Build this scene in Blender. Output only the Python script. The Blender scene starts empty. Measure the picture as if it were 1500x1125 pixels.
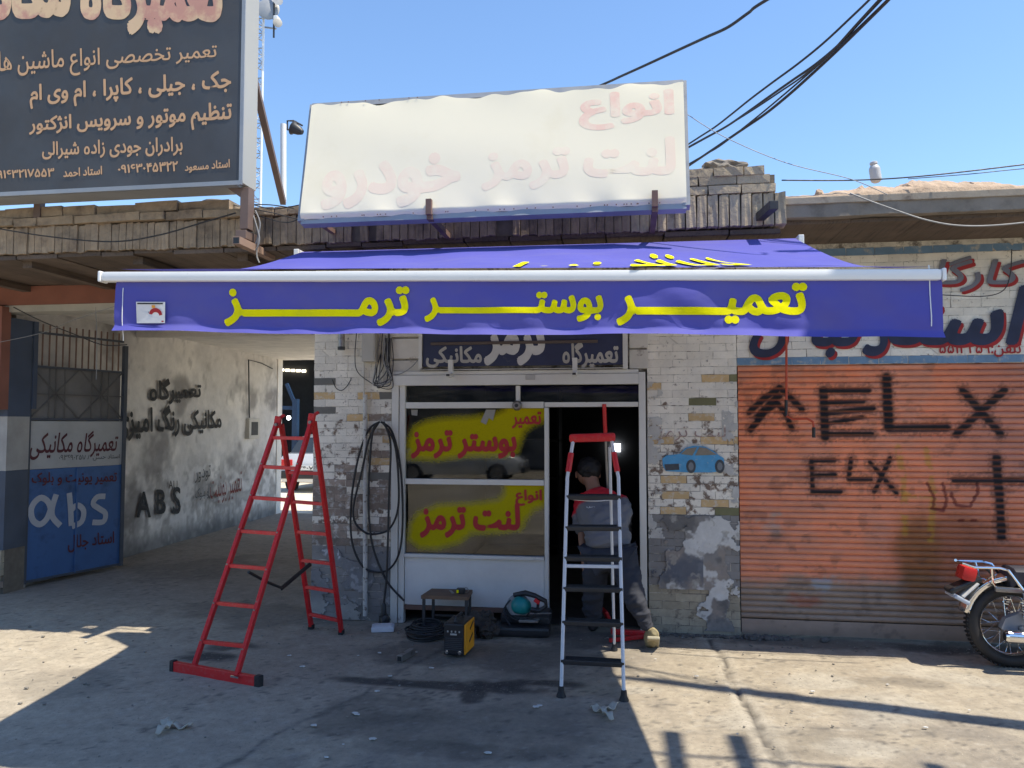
import bpy, bmesh, math, random
import numpy as np
from mathutils import Vector, Matrix, noise as mnoise
random.seed(7); rng = np.random.default_rng(7)
SC = bpy.context.scene; COL = SC.collection
R = math.radians
# ------------------------------------------------------------------ camera
YAW, PITCH, FPX, H = R(8.5), R(2.92), 1127.0, 1.75
cd = bpy.data.cameras.new('camera'); cd.sensor_width = 36; cd.lens = FPX/1500*36
cd.clip_start = .05; cd.clip_end = 3000
cam = bpy.data.objects.new('camera', cd); COL.objects.link(cam)
cam.location = (0, 0, H); cam.rotation_euler = (R(90)+PITCH, 0, YAW)
SC.camera = cam
# ------------------------------------------------------------------ light
SX, SY = -.46, .105                                   # shadow shift per metre of height
sun_to = Vector((-SX, -SY, 1)).normalized()           # towards the sun
elev = math.asin(sun_to.z); az = math.atan2(sun_to.x, sun_to.y)
w = bpy.data.worlds.new('World'); SC.world = w; w.use_nodes = True
nt = w.node_tree; bg = nt.nodes['Background']
sk = nt.nodes.new('ShaderNodeTexSky'); sk.sky_type = 'NISHITA'; sk.sun_disc = False
sk.sun_elevation = elev; sk.sun_rotation = az; sk.altitude = 100; sk.air_density = 1.2; sk.dust_density = .0; sk.ozone_density = 6.5
nt.links.new(sk.outputs[0], bg.inputs[0]); bg.inputs[1].default_value = .132
sd = bpy.data.lights.new('sun', 'SUN'); sd.energy = 3.85; sd.angle = R(.53); sd.color = (1, .915, .76)
sun = bpy.data.objects.new('sun', sd); COL.objects.link(sun)
sun.rotation_euler = sun_to.to_track_quat('Z', 'Y').to_euler(); sun.location = (3, -3, 12)
SC.view_settings.view_transform = 'Standard'; SC.view_settings.look = 'None'
SC.view_settings.exposure = .84; SC.view_settings.gamma = 1; SC.view_settings.use_curve_mapping = False

# ------------------------------------------------------------------ pixel -> world on a real plane
fw = Vector((-math.sin(YAW)*math.cos(PITCH), math.cos(YAW)*math.cos(PITCH), math.sin(PITCH)))
rt = Vector((math.cos(YAW), math.sin(YAW), 0)); upv = rt.cross(fw)
CAM = Vector((0, 0, H))
def ray(px, py): return fw + rt*((px-750)/FPX) - upv*((py-562.5)/FPX)
def onp(px, py, p0, n):
    r = ray(px, py); return CAM + r*((p0-CAM).dot(n)/r.dot(n))
def V(px, py, Y): return onp(px, py, Vector((0, Y, 0)), Vector((0, 1, 0)))
def G(px, py, z=0): return onp(px, py, Vector((0, 0, z)), Vector((0, 0, 1)))

# ------------------------------------------------------------------ materials
MATS = {}
def mat(name, c, rough=.8, var=.15, vs=3., bump=.25, bs=60., metal=0., c2=None, ms=4., lo=.45, hi=.6, attr=None,
        rnd=0., zr=None, spec=.5, trans=0., coord='pos', streak=None, emit=None, c3=None, m3=(12., .6, .68), bd=.004, coat=0.):
    if name in MATS: return MATS[name]
    m = bpy.data.materials.new(name); m.use_nodes = True; MATS[name] = m
    t = m.node_tree; N = t.nodes; L = t.links; b = N['Principled BSDF']
    def node(k, **kw):
        n = N.new(k)
        for a, v in kw.items(): setattr(n, a, v)
        return n
    if coord == 'pos': pos = node('ShaderNodeNewGeometry').outputs['Position']
    else: pos = node('ShaderNodeTexCoord').outputs['Object']
    def noise(scale, det=5, rgh=.6, vec=None):
        n = node('ShaderNodeTexNoise'); n.inputs['Scale'].default_value = scale; n.inputs['Detail'].default_value = det
        n.inputs['Roughness'].default_value = rgh; L.new(vec or pos, n.inputs['Vector']); return n.outputs[0]
    def rng_(src, a, b_, c_, d):
        n = node('ShaderNodeMapRange'); L.new(src, n.inputs[0])
        for i, v in enumerate((a, b_, c_, d)): n.inputs[i+1].default_value = v
        return n.outputs[0]
    def mix(f, a, b_):
        n = node('ShaderNodeMix', data_type='RGBA')
        if isinstance(f, float): n.inputs[0].default_value = f
        else: L.new(f, n.inputs[0])
        for s, v in ((6, a), (7, b_)):
            if isinstance(v, tuple): n.inputs[s].default_value = (*v, 1)
            else: L.new(v, n.inputs[s])
        return n.outputs[2]
    def math_(op, a, b_):
        n = node('ShaderNodeMath', operation=op)
        for i, v in enumerate((a, b_)):
            if isinstance(v, (int, float)): n.inputs[i].default_value = v
            else: L.new(v, n.inputs[i])
        return n.outputs[0]
    if attr:
        a = node('ShaderNodeAttribute', attribute_name=attr); base = a.outputs['Color']
    else: base = c
    if c2:
        f = noise(ms, 8, .65)
        if zr:
            s = node('ShaderNodeSeparateXYZ'); L.new(pos, s.inputs[0])
            f = math_('ADD', f, rng_(s.outputs[2], zr[0], zr[1], zr[2], zr[3]))
        base = mix(rng_(f, lo, hi, 0, 1), base, c2)
    if c3:
        base = mix(rng_(noise(m3[0], 6, .6), m3[1], m3[2], 0, 1), base, c3)
    if streak:
        mp = node('ShaderNodeMapping'); mp.inputs['Scale'].default_value = streak[1]; L.new(pos, mp.inputs[0])
        base = mix(rng_(noise(streak[2], 4, .6, mp.outputs[0]), .5, .75, 0, streak[3]), base, streak[0])
    val = rng_(noise(vs, 6, .7), .25, .75, 1-var, 1+var)
    if rnd:
        oi = node('ShaderNodeObjectInfo'); val = math_('MULTIPLY', val, rng_(oi.outputs['Random'], 0, 1, 1-rnd, 1+rnd))
    vm = node('ShaderNodeVectorMath', operation='SCALE')
    if isinstance(base, tuple): vm.inputs[0].default_value = base
    else: L.new(base, vm.inputs[0])
    L.new(val, vm.inputs['Scale']); L.new(vm.outputs[0], b.inputs['Base Color'])
    L.new(rng_(noise(vs*4, 4), .3, .7, max(.02, rough-.1), min(1, rough+.1)), b.inputs['Roughness'])
    b.inputs['Metallic'].default_value = metal; b.inputs['Specular IOR Level'].default_value = spec
    if coat: b.inputs['Coat Weight'].default_value = coat
    if bump:
        bp = node('ShaderNodeBump'); bp.inputs['Strength'].default_value = bump; bp.inputs['Distance'].default_value = bd
        L.new(noise(bs, 8, .65), bp.inputs['Height']); L.new(bp.outputs[0], b.inputs['Normal'])
    if emit:
        b.inputs['Emission Color'].default_value = (*emit[0], 1); b.inputs['Emission Strength'].default_value = emit[1]
    if trans:
        tr = node('ShaderNodeBsdfTranslucent'); mx = node('ShaderNodeMixShader'); mx.inputs[0].default_value = trans
        L.new(vm.outputs[0], tr.inputs[0]); L.new(b.outputs[0], mx.inputs[1]); L.new(tr.outputs[0], mx.inputs[2])
        L.new(mx.outputs[0], N['Material Output'].inputs[0])
    return m
def s2l(r, g, b):
    f = lambda v: (v/255/12.92 if v/255 <= .04045 else ((v/255+.055)/1.055)**2.4)
    return (f(r), f(g), f(b))
def glass_mat(name, tint, dark=.35, rough=.02, attr=None):
    m = bpy.data.materials.new(name); m.use_nodes = True; MATS[name] = m
    t = m.node_tree; N = t.nodes; L = t.links; N.remove(N['Principled BSDF'])
    fr = N.new('ShaderNodeFresnel'); fr.inputs[0].default_value = 1.7
    tr = N.new('ShaderNodeBsdfTransparent'); tr.inputs[0].default_value = (*tint, 1)
    gl = N.new('ShaderNodeBsdfGlossy'); gl.inputs['Roughness'].default_value = rough
    df = N.new('ShaderNodeBsdfDiffuse'); df.inputs[0].default_value = (.22, .21, .19, 1)
    ns = N.new('ShaderNodeTexNoise'); ns.inputs['Scale'].default_value = 5; ns.inputs['Detail'].default_value = 9
    mr = N.new('ShaderNodeMapRange'); mr.inputs[1].default_value = .4; mr.inputs[2].default_value = .8; mr.inputs[4].default_value = dark
    L.new(ns.outputs[0], mr.inputs[0])
    m0 = N.new('ShaderNodeMixShader'); L.new(mr.outputs[0], m0.inputs[0]); L.new(tr.outputs[0], m0.inputs[1]); L.new(df.outputs[0], m0.inputs[2])
    m1 = N.new('ShaderNodeMixShader'); L.new(fr.outputs[0], m1.inputs[0]); L.new(m0.outputs[0], m1.inputs[1]); L.new(gl.outputs[0], m1.inputs[2])
    out = m1
    if attr:
        a = N.new('ShaderNodeAttribute'); a.attribute_name = attr
        n2 = N.new('ShaderNodeTexNoise'); n2.inputs['Scale'].default_value = 60; n2.inputs['Detail'].default_value = 5
        ad = N.new('ShaderNodeMath'); ad.operation = 'MULTIPLY_ADD'; L.new(n2.outputs[0], ad.inputs[0]); ad.inputs[1].default_value = .5; L.new(a.outputs['Fac'], ad.inputs[2])
        r2 = N.new('ShaderNodeMapRange'); r2.inputs[1].default_value = .4; r2.inputs[2].default_value = 1.05; L.new(ad.outputs[0], r2.inputs[0])
        yd = N.new('ShaderNodeBsdfDiffuse'); yd.inputs[0].default_value = (*s2l(178, 165, 22), 1)
        m2 = N.new('ShaderNodeMixShader'); L.new(r2.outputs[0], m2.inputs[0]); L.new(m1.outputs[0], m2.inputs[1]); L.new(yd.outputs[0], m2.inputs[2]); out = m2
    L.new(out.outputs[0], N['Material Output'].inputs[0])
    return m

# ------------------------------------------------------------------ object helpers
def tag(o, label=None, cat=None, group=None, kind=None):
    if label: o['label'] = label
    if cat: o['category'] = cat
    if group: o['group'] = group
    if kind: o['kind'] = kind
    return o
def empty(name, loc, label, cat, group=None):
    o = bpy.data.objects.new(name, None); COL.objects.link(o); o.location = loc; o.empty_display_size = .1
    return tag(o, label, cat, group)
def link(name, me, m=None, parent=None, smooth=False):
    if m is not None and not me.materials: me.materials.append(m)
    if smooth:
        for p in me.polygons: p.use_smooth = True
    o = bpy.data.objects.new(name, me); COL.objects.link(o)
    if parent is not None:
        o.parent = parent; o.matrix_parent_inverse = Matrix.Translation(-parent.location) if parent.parent is None else Matrix.Identity(4)
        if parent.parent is not None:
            o.matrix_parent_inverse = (Matrix.Translation(-parent.parent.location)) if False else parent.matrix_basis.inverted() @ parent.matrix_parent_inverse.inverted() @ (parent.parent.matrix_basis.inverted())
    return o
class MB:
    def __init__(s): s.v = []; s.f = []
    def add(s, vs, fs):
        k = len(s.v); s.v += [tuple(v) for v in vs]; s.f += [tuple(i+k for i in f) for f in fs]; return s
    def box(s, lo, hi, bev=0.):
        x0, y0, z0 = lo; x1, y1, z1 = hi
        if x0 > x1: x0, x1 = x1, x0
        if y0 > y1: y0, y1 = y1, y0
        if z0 > z1: z0, z1 = z1, z0
        return s.obox(Vector(((x0+x1)/2, (y0+y1)/2, (z0+z1)/2)), (x1-x0, y1-y0, z1-z0), Matrix.Identity(3), bev)
    def obox(s, c, dim, rot, bev=0.):
        hx, hy, hz = dim[0]/2, dim[1]/2, dim[2]/2
        if bev <= 0:
            vs = [c+rot@Vector((sx*hx, sy*hy, sz*hz)) for sz in (-1, 1) for sy in (-1, 1) for sx in (-1, 1)]
            return s.add(vs, [(0, 2, 3, 1), (4, 5, 7, 6), (0, 1, 5, 4), (2, 6, 7, 3), (0, 4, 6, 2), (1, 3, 7, 5)])
        b = min(bev, hx*.9, hy*.9, hz*.9)
        bm = bmesh.new(); bmesh.ops.create_cube(bm, size=1)
        for v in bm.verts: v.co = Vector((v.co.x*2*hx, v.co.y*2*hy, v.co.z*2*hz))
        bmesh.ops.bevel(bm, geom=bm.edges[:], offset=b, segments=2, profile=.6, affect='EDGES')
        vs = [c+rot@v.co for v in bm.verts]; fs = [tuple(v.index for v in f.verts) for f in bm.faces]
        bm.free(); return s.add(vs, fs)
    def bar(s, p, q, w_, h_, up=(0, 0, 1), bev=0.):
        p = Vector(p); q = Vector(q); d = q-p; L_ = d.length; x = d.normalized(); u = Vector(up)
        y = u.cross(x)
        if y.length < 1e-4: y = Vector((0, 1, 0)).cross(x)
        y.normalize(); z = x.cross(y); rot = Matrix((x, y, z)).transposed()
        return s.obox((p+q)/2, (L_, w_, h_), rot, bev)
    def tube(s, pts, r, n=8, cap=True):
        pts = [Vector(p) for p in pts]; rs = r if isinstance(r, (list, tuple)) else [r]*len(pts)
        k = len(s.v); prev = None; rings = []
        for i, p in enumerate(pts):
            t = (pts[min(i+1, len(pts)-1)]-pts[max(i-1, 0)]).normalized()
            if prev is None:
                a = Vector((0, 0, 1)) if abs(t.z) < .9 else Vector((1, 0, 0)); u = t.cross(a).normalized()
            else: u = (prev - t*prev.dot(t)).normalized()
            prev = u; v = t.cross(u)
            s.v += [tuple(p+(u*math.cos(2*math.pi*j/n)+v*math.sin(2*math.pi*j/n))*rs[i]) for j in range(n)]
        for i in range(len(pts)-1):
            for j in range(n):
                a = k+i*n+j; b = k+i*n+(j+1) % n; s.f.append((a, b, b+n, a+n))
        if cap:
            s.f.append(tuple(k+j for j in range(n))[::-1]); s.f.append(tuple(k+(len(pts)-1)*n+j for j in range(n)))
        return s
    def prism(s, pts, off):
        n = len(pts); pts = [Vector(p) for p in pts]; off = Vector(off)
        return s.add(pts+[p+off for p in pts], [tuple(range(n)), tuple(range(2*n-1, n-1, -1))]+[(i, i+n, (i+1) % n+n, (i+1) % n) for i in range(n)])
    def lathe(s, c, axis, prof, n=20):
        ax = Vector(axis).normalized(); a = Vector((0, 0, 1)) if abs(ax.z) < .9 else Vector((1, 0, 0)); u = ax.cross(a).normalized(); v = ax.cross(u); c = Vector(c)
        k = len(s.v)
        for (t, r) in prof: s.v += [tuple(c+ax*t+(u*math.cos(2*math.pi*j/n)+v*math.sin(2*math.pi*j/n))*r) for j in range(n)]
        for i in range(len(prof)-1):
            for j in range(n): a_ = k+i*n+j; b = k+i*n+(j+1) % n; s.f.append((a_, b, b+n, a_+n))
        s.f.append(tuple(k+j for j in range(n))[::-1]); s.f.append(tuple(k+(len(prof)-1)*n+j for j in range(n)))
        return s
    def torus(s, c, axis, R_, r, n=40, m=8, sq=1., arc=(0, 2*math.pi)):
        ax = Vector(axis).normalized(); a = Vector((0, 0, 1)) if abs(ax.z) < .9 else Vector((1, 0, 0)); u = ax.cross(a).normalized(); v = ax.cross(u); c = Vector(c)
        full = abs(arc[1]-arc[0]-2*math.pi) < 1e-3; k = len(s.v); nn = n if full else n+1
        for i in range(nn):
            t = arc[0]+(arc[1]-arc[0])*i/n; d = u*math.cos(t)+v*math.sin(t)
            for j in range(m):
                p = 2*math.pi*j/m; s.v.append(tuple(c+d*(R_+r*math.cos(p))+ax*(r*sq*math.sin(p))))
        for i in range(n):
            for j in range(m):
                a0 = k+i*m+j; a1 = k+i*m+(j+1) % m; i2 = (i+1) % nn
                b0 = k+i2*m+j; b1 = k+i2*m+(j+1) % m; s.f.append((a0, b0, b1, a1))
        return s
    def blob(s, c, dim, seed=0, amp=.2, fr=3., sub=2, rot=None):
        bm = bmesh.new(); bmesh.ops.create_icosphere(bm, subdivisions=sub, radius=1); c = Vector(c)
        for v in bm.verts:
            k = 1+amp*mnoise.noise(v.co*fr+Vector((seed*7.1, seed*3.3, 0)))*2
            q = Vector((v.co.x*dim[0], v.co.y*dim[1], v.co.z*dim[2]))*k
            v.co = c+(rot@q if rot else q)
        vs = [v.co.copy() for v in bm.verts]; fs = [tuple(v.index for v in f.verts) for f in bm.faces]; bm.free(); return s.add(vs, fs)
    def build(s, name, m, parent=None, smooth=False, kind=None):
        me = bpy.data.meshes.new(name); me.from_pydata(s.v, [], s.f); me.validate(); me.update()
        bm = bmesh.new(); bm.from_mesh(me); bmesh.ops.recalc_face_normals(bm, faces=bm.faces[:]); bm.to_mesh(me); bm.free()
        if smooth:
            for p in me.polygons: p.use_smooth = True
            try: me.set_sharp_from_angle(angle=R(42))
            except Exception: pass
        o = link(name, me, m, parent)
        if kind: o['kind'] = kind
        return o
def grid(name, nx, ny, fn, m, parent=None, colfn=None, attr='col', thick=None, smooth=True):
    """fn(u,v arrays)->(N,3); colfn(P)->(N,3)"""
    u, v = np.meshgrid(np.linspace(0, 1, nx), np.linspace(0, 1, ny)); u = u.ravel(); v = v.ravel()
    P = fn(u, v).astype(np.float32)
    i = np.arange((nx-1)*(ny-1)); r = i//(nx-1); c = i % (nx-1); a = r*nx+c
    F = np.stack([a, a+1, a+nx+1, a+nx], 1)
    me = bpy.data.meshes.new(name); me.vertices.add(len(P)); me.vertices.foreach_set('co', P.ravel())
    me.loops.add(F.size); me.loops.foreach_set('vertex_index', F.ravel().astype(np.int32))
    me.polygons.add(len(F)); me.polygons.foreach_set('loop_start', (np.arange(len(F))*4).astype(np.int32)); me.polygons.foreach_set('loop_total', np.full(len(F), 4, np.int32))
    me.update(); me.validate()
    if smooth: me.polygons.foreach_set('use_smooth', np.ones(len(F), bool))
    if colfn is not None: setcol(me, colfn(P), attr)
    o = link(name, me, m, parent)
    if thick:
        md = o.modifiers.new('solid', 'SOLIDIFY'); md.thickness = thick; md.offset = 0
    return o
def setcol(me, C, attr='col'):
    a = me.color_attributes.new(attr, 'FLOAT_COLOR', 'POINT')
    if C.ndim == 1: C = np.stack([C]*3, 1)
    a.data.foreach_set('color', np.concatenate([C, np.ones((len(C), 1))], 1).astype(np.float32).ravel())
_perm = rng.random((256, 256))
def vn(x, y):
    xi = np.floor(x).astype(int); yi = np.floor(y).astype(int); fx = x-xi; fy = y-yi
    fx = fx*fx*(3-2*fx); fy = fy*fy*(3-2*fy); g = lambda a, b: _perm[a % 256, b % 256]
    return (g(xi, yi)*(1-fx)+g(xi+1, yi)*fx)*(1-fy)+(g(xi, yi+1)*(1-fx)+g(xi+1, yi+1)*fx)*fy
def fbm(x, y, o=5, g=.55):
    t = 0; a = 1; n = 0
    for k in range(o): t = t+a*vn(x*2**k+17*k, y*2**k+31*k); n += a; a *= g
    return t/n
def sstep(a, b, x): t = np.clip((x-a)/(b-a), 0, 1); return t*t*(3-2*t)
def segd(X, Z, pts):
    d = np.full(X.shape, 1e9)
    for (a, b) in zip(pts[:-1], pts[1:]):
        ax, az_ = a; bx, bz = b; vx, vz = bx-ax, bz-az_; L2 = vx*vx+vz*vz+1e-12
        t = np.clip(((X-ax)*vx+(Z-az_)*vz)/L2, 0, 1); d = np.minimum(d, np.hypot(X-ax-t*vx, Z-az_-t*vz))
    return d
def inpoly(X, Z, poly):
    s = np.zeros(X.shape, bool); n = len(poly)
    for i in range(n):
        x1, z1 = poly[i]; x2, z2 = poly[(i+1) % n]
        c = ((z1 > Z) != (z2 > Z)) & (X < (x2-x1)*(Z-z1)/(z2-z1+1e-12)+x1); s ^= c
    return s
def polysd(X, Z, poly):
    d = segd(X, Z, list(poly)+[poly[0]]); return np.where(inpoly(X, Z, poly), -d, d)
def mixc(C, c, f): return C*(1-f[:, None])+np.array(c)[None]*f[:, None]

# ------------------------------------------------------------------ Persian lettering
FORMS = {'ا': 'ﺍﺎ', 'آ': 'ﺁﺂ', 'ب': 'ﺏﺐﺑﺒ', 'پ': 'ﭖﭗﭘﭙ', 'ت': 'ﺕﺖﺗﺘ', 'ج': 'ﺝﺞﺟﺠ', 'ح': 'ﺡﺢﺣﺤ', 'خ': 'ﺥﺦﺧﺨ', 'د': 'ﺩﺪ', 'ذ': 'ﺫﺬ', 'ر': 'ﺭﺮ', 'ز': 'ﺯﺰ', 'ژ': 'ﮊﮋ',
         'س': 'ﺱﺲﺳﺴ', 'ش': 'ﺵﺶﺷﺸ', 'ص': 'ﺹﺺﺻﺼ', 'ظ': 'ﻅﻆﻇﻈ', 'ع': 'ﻉﻊﻋﻌ', 'ف': 'ﻑﻒﻓﻔ', 'ق': 'ﻕﻖﻗﻘ', 'ک': 'ﮎﮏﮐﮑ', 'گ': 'ﮒﮓﮔﮕ', 'ل': 'ﻝﻞﻟﻠ', 'م': 'ﻡﻢﻣﻤ', 'ن': 'ﻥﻦﻧﻨ',
         'و': 'ﻭﻮ', 'ه': '٥ﻪﻫﻬ', 'ی': 'ﯼﯽﯾﯿ', 'ـ': 'ــــ'}
def shape(s):
    out = []; n = len(s)
    for i, ch in enumerate(s):
        if ch not in FORMS: out.append(ch); continue
        f = FORMS[ch]; pj = i > 0 and s[i-1] in FORMS and len(FORMS[s[i-1]]) == 4
        nj = i < n-1 and s[i+1] in FORMS and len(f) == 4
        out.append(f[3] if pj and nj else f[1] if pj else f[2] if nj else f[0])
    res = ''.join(out)
    # right-to-left: reverse everything but runs of digits
    toks = []; k = 0
    while k < len(res):
        if res[k] in '۰۱۲۳۴۵۶۷۸۹0123456789':
            j = k
            while j < len(res) and res[j] in '۰۱۲۳۴۵۶۷۸۹0123456789': j += 1
            toks.append(res[k:j]); k = j
        else: toks.append(res[k]); k += 1
    return ''.join(reversed(toks))
_tc = {}; _gc = {}
def _glyph(ch, res=3):
    """one glyph filled on its own (so that neighbours never cut holes in each other), and its advance"""
    if ch in _gc: return _gc[ch]
    def fill(body):
        cu = bpy.data.curves.new('lettering_curve', 'FONT'); cu.body = body; cu.resolution_u = res
        o = bpy.data.objects.new('lettering_curve', cu); COL.objects.link(o)
        me = bpy.data.meshes.new_from_object(o.evaluated_get(bpy.context.evaluated_depsgraph_get()))
        bm = bmesh.new(); bm.from_mesh(me); bmesh.ops.remove_doubles(bm, verts=bm.verts[:], dist=1e-4)
        vs = [v.co.copy() for v in bm.verts]; fs = [tuple(v.index for v in f.verts) for f in bm.faces]; bm.free()
        COL.objects.unlink(o); bpy.data.objects.remove(o); bpy.data.curves.remove(cu); bpy.data.meshes.remove(me); return vs, fs
    if 'l' not in _gc and ch != 'l': _glyph('l')
    mx = lambda vs: max(v.x for v in vs)
    v0, f0 = fill('l'); v1, f1 = fill(ch+'l'); adv = mx(v1)-mx(v0)
    vs, fs = fill(ch) if ch != ' ' else ([], [])
    if ch == '٥': vs = [Vector((v.x*.95, v.y*.78-.02, 0)) for v in vs]
    _gc[ch] = (vs, fs, adv); return _gc[ch]
def glyphs(s, bold, latin=False, res=3):
    key = (s, bold, latin)
    if key in _tc: return _tc[key]
    V_, F_, I_ = [], [], []; x = 0; nc = 1 if bold <= 0 else (7 if bold < .035 else 10)
    for gi, ch in enumerate(s if latin else shape(s)):
        vs, fs, adv = _glyph(ch)
        for c in range(nc):
            dx, dy = (0, 0) if c == 0 else (bold*math.cos(2*math.pi*c/(nc-1)), bold*math.sin(2*math.pi*c/(nc-1)))
            k = len(V_); V_ += [Vector((v.x+x+dx, v.y+dy, 0)) for v in vs]; F_ += [tuple(i+k for i in f) for f in fs]; I_ += [c+(gi % 2)*nc]*len(vs)
        x += adv
    _tc[key] = (V_, F_, I_); return _tc[key]
def stretch(s, at, aspect, bold):
    """insert kashida at position `at` until the word is as wide as wanted"""
    for n in range(1, 60):
        t = s[:at]+'ـ'*n+s[at:]; vs, fs, il = glyphs(t, bold)
        xs = [v.x for v in vs]; ys = [v.y for v in vs]
        if (max(xs)-min(xs))/(max(ys)-min(ys)) >= aspect: return t
    return t
def lettering(parent, s, quad, m, bold=.02, latin=False, lift=.003, mapf=None, toward=None, cut=0., clip=None, name='lettering', lay=.00006, shear=0.):
    """quad = 3D corners TL,TR,BR,BL of the writing's bounding box"""
    vs, fs, isl = glyphs(s, bold, latin); TL, TR, BR, BL = [Vector(q) for q in quad]
    bm = bmesh.new(); nv = [bm.verts.new((v.x+shear*v.y, v.y, isl[i])) for i, v in enumerate(vs)]
    for f in fs:
        try: bm.faces.new([nv[i] for i in f])
        except ValueError: pass
    x0 = min(v.co.x for v in bm.verts); x1 = max(v.co.x for v in bm.verts); y0 = min(v.co.y for v in bm.verts); y1 = max(v.co.y for v in bm.verts)
    if cut:
        n = int((x1-x0)/cut)
        for i in range(1, n): bmesh.ops.bisect_plane(bm, geom=bm.verts[:]+bm.edges[:]+bm.faces[:], plane_co=(x0+i*cut, 0, 0), plane_no=(1, 0, 0))
    if clip:   # keep only v range (0 bottom..1 top)
        bmesh.ops.bisect_plane(bm, geom=bm.verts[:]+bm.edges[:]+bm.faces[:], plane_co=(0, y0+(y1-y0)*clip[1], 0), plane_no=(0, 1, 0), clear_outer=True)
        bmesh.ops.bisect_plane(bm, geom=bm.verts[:]+bm.edges[:]+bm.faces[:], plane_co=(0, y0+(y1-y0)*clip[0], 0), plane_no=(0, 1, 0), clear_inner=True)
    nrm = (TR-TL).cross(BL-TL).normalized()
    if nrm.dot((toward or CAM)-TL) < 0: nrm = -nrm
    for v in bm.verts:
        a = (v.co.x-x0)/(x1-x0); b = (v.co.y-y0)/(y1-y0); k = v.co.z
        p = (BL*(1-a)+BR*a)*(1-b)+(TL*(1-a)+TR*a)*b
        if mapf: v.co = mapf(p, lift+k*lay)
        else: v.co = p+nrm*(lift+k*lay)
    bmesh.ops.recalc_face_normals(bm, faces=bm.faces[:])
    me = bpy.data.meshes.new(name); bm.to_mesh(me); bm.free()
    return link(name, me, m, parent)
def Q(x0, y0, x1, y1, Y, tl=0, bl=0):
    """corners from photo pixels on the facade plane Y; tl / bl tilt the right end"""
    return [V(x0, y0, Y), V(x1, y0+tl, Y), V(x1, y1+bl, Y), V(x0, y1, Y)]
def Qn(x0, y0, x1, y1, p0, n, tl=0, bl=0):
    f = lambda a, b: onp(a, b, p0, n); return [f(x0, y0), f(x1, y0+tl), f(x1, y1+bl), f(x0, y1)]

# ------------------------------------------------------------------ palette
M_white = mat('white_painted_metal', (.66, .645, .60), .5, .1, 2, .08, 30, c2=(.16, .12, .09), ms=9, lo=.66, hi=.74)
M_bar = mat('white_aluminium', (.8, .81, .8), .35, .03, 2, 0)
M_canopy = mat('violet_fabric', s2l(84, 84, 172), .75, .06, 1.5, .12, 300, trans=.16, attr=None, streak=((.16, .15, .34), (1, 1, 1.6), 2.2, .35))
M_yellow = mat('yellow_print', s2l(248, 240, 14), .8, .07, 6, 0, trans=.15, spec=.08, c2=s2l(222, 214, 40), ms=5, lo=.45, hi=.75)
M_red = mat('red_paint', s2l(200, 26, 34), .5, .12, 3, .06, 40, c2=(.30, .16, .13), ms=16, lo=.65, hi=.72, streak=((.35, .2, .18), (3, 3, 3), 14, .25))
M_dark = mat('dark_metal', (.04, .04, .042), .5, .2, 8, .1)
M_rubber = mat('black_rubber', (.018, .018, .02), .65, .25, 10, .2)
M_black = mat('black_plastic', (.02, .02, .022), .45, .2, 10, .15)
M_chrome = mat('chrome', (.75, .75, .76), .12, .05, 5, 0, metal=1.)
M_steel = mat('worn_steel', (.30, .29, .28), .45, .25, 6, .1, metal=.8, c2=(.14, .07, .04), ms=10, lo=.55, hi=.7)
M_rust = mat('rusty_steel', (.17, .10, .075), .8, .3, 8, .3)
M_black_paint = mat('black_spray', (.02, .02, .022), .8, .2, 10, 0)
M_navy = mat('navy_paint', (.025, .032, .07), .75, .35, 9, 0)
M_redpaint = mat('red_lettering', s2l(160, 40, 40), .75, .3, 9, 0)
M_glassred = mat('glass_red', s2l(170, 30, 38), .6, .1, 9, 0)
M_wallwhite = (.78, .73, .635)
M_brickW = mat('whitewashed_brick', M_wallwhite, .85, .16, 5, 1., 45, c2=(.19, .135, .10), ms=11, lo=.64, hi=.72, zr=(1.45, 2.3, .13, 0), rnd=.07, c3=(.30, .28, .25), m3=(30, .62, .72), bd=.006)
M_brickB = mat('bare_brick', (.27, .215, .175), .9, .3, 10, .9, 40, c2=(.46, .44, .41), ms=14, lo=.52, hi=.62, rnd=.3, bd=.006)
M_brickO = mat('ochre_brick', s2l(200, 170, 124), .85, .15, 12, .6, 40, c2=(.6, .55, .46), ms=20, lo=.5, hi=.66, rnd=.12)
M_brickG = mat('olive_brick', s2l(118, 116, 84), .85, .15, 12, .6, 40, rnd=.12)
M_brickD = mat('grey_brick', s2l(118, 116, 110), .85, .15, 12, .6, 40, rnd=.12)
M_brickGP = mat('grey_painted_brick', (.235, .225, .215), .85, .2, 6, .7, 40, c2=(.38, .37, .35), ms=11, lo=.62, hi=.7, rnd=.08)
M_brickC = mat('cream_brick', (.38, .335, .25), .88, .2, 12, .7, 40, rnd=.15, c2=(.14, .12, .1), ms=13, lo=.55, hi=.68)
M_cornice = mat('weathered_brick', (.33, .25, .17), .92, .3, 9, .8, 30, c2=(.14, .105, .08), ms=5, lo=.48, hi=.7, rnd=.12, bd=.012)
M_cornL = mat('pale_cornice_brick', (.46, .37, .25), .92, .25, 9, .8, 30, c2=(.16, .13, .10), ms=9, lo=.56, hi=.7, rnd=.14, bd=.012)
M_mortar = mat('mortar', (.30, .285, .26), .95, .3, 12, .7, 60)
M_mortarD = mat('dark_mortar', (.16, .135, .105), .95, .3, 12, .7, 60)
M_wood = mat('weathered_board', (.12, .088, .066), .9, .3, 5, .6, 50, streak=((.04, .03, .025), (18, .8, 18), 3, .8), rnd=.2)
M_conc = mat('weathered_concrete', (.25, .22, .185), .92, .25, 4, .6, 30, c2=(.12, .10, .085), ms=3, lo=.52, hi=.7)
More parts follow.
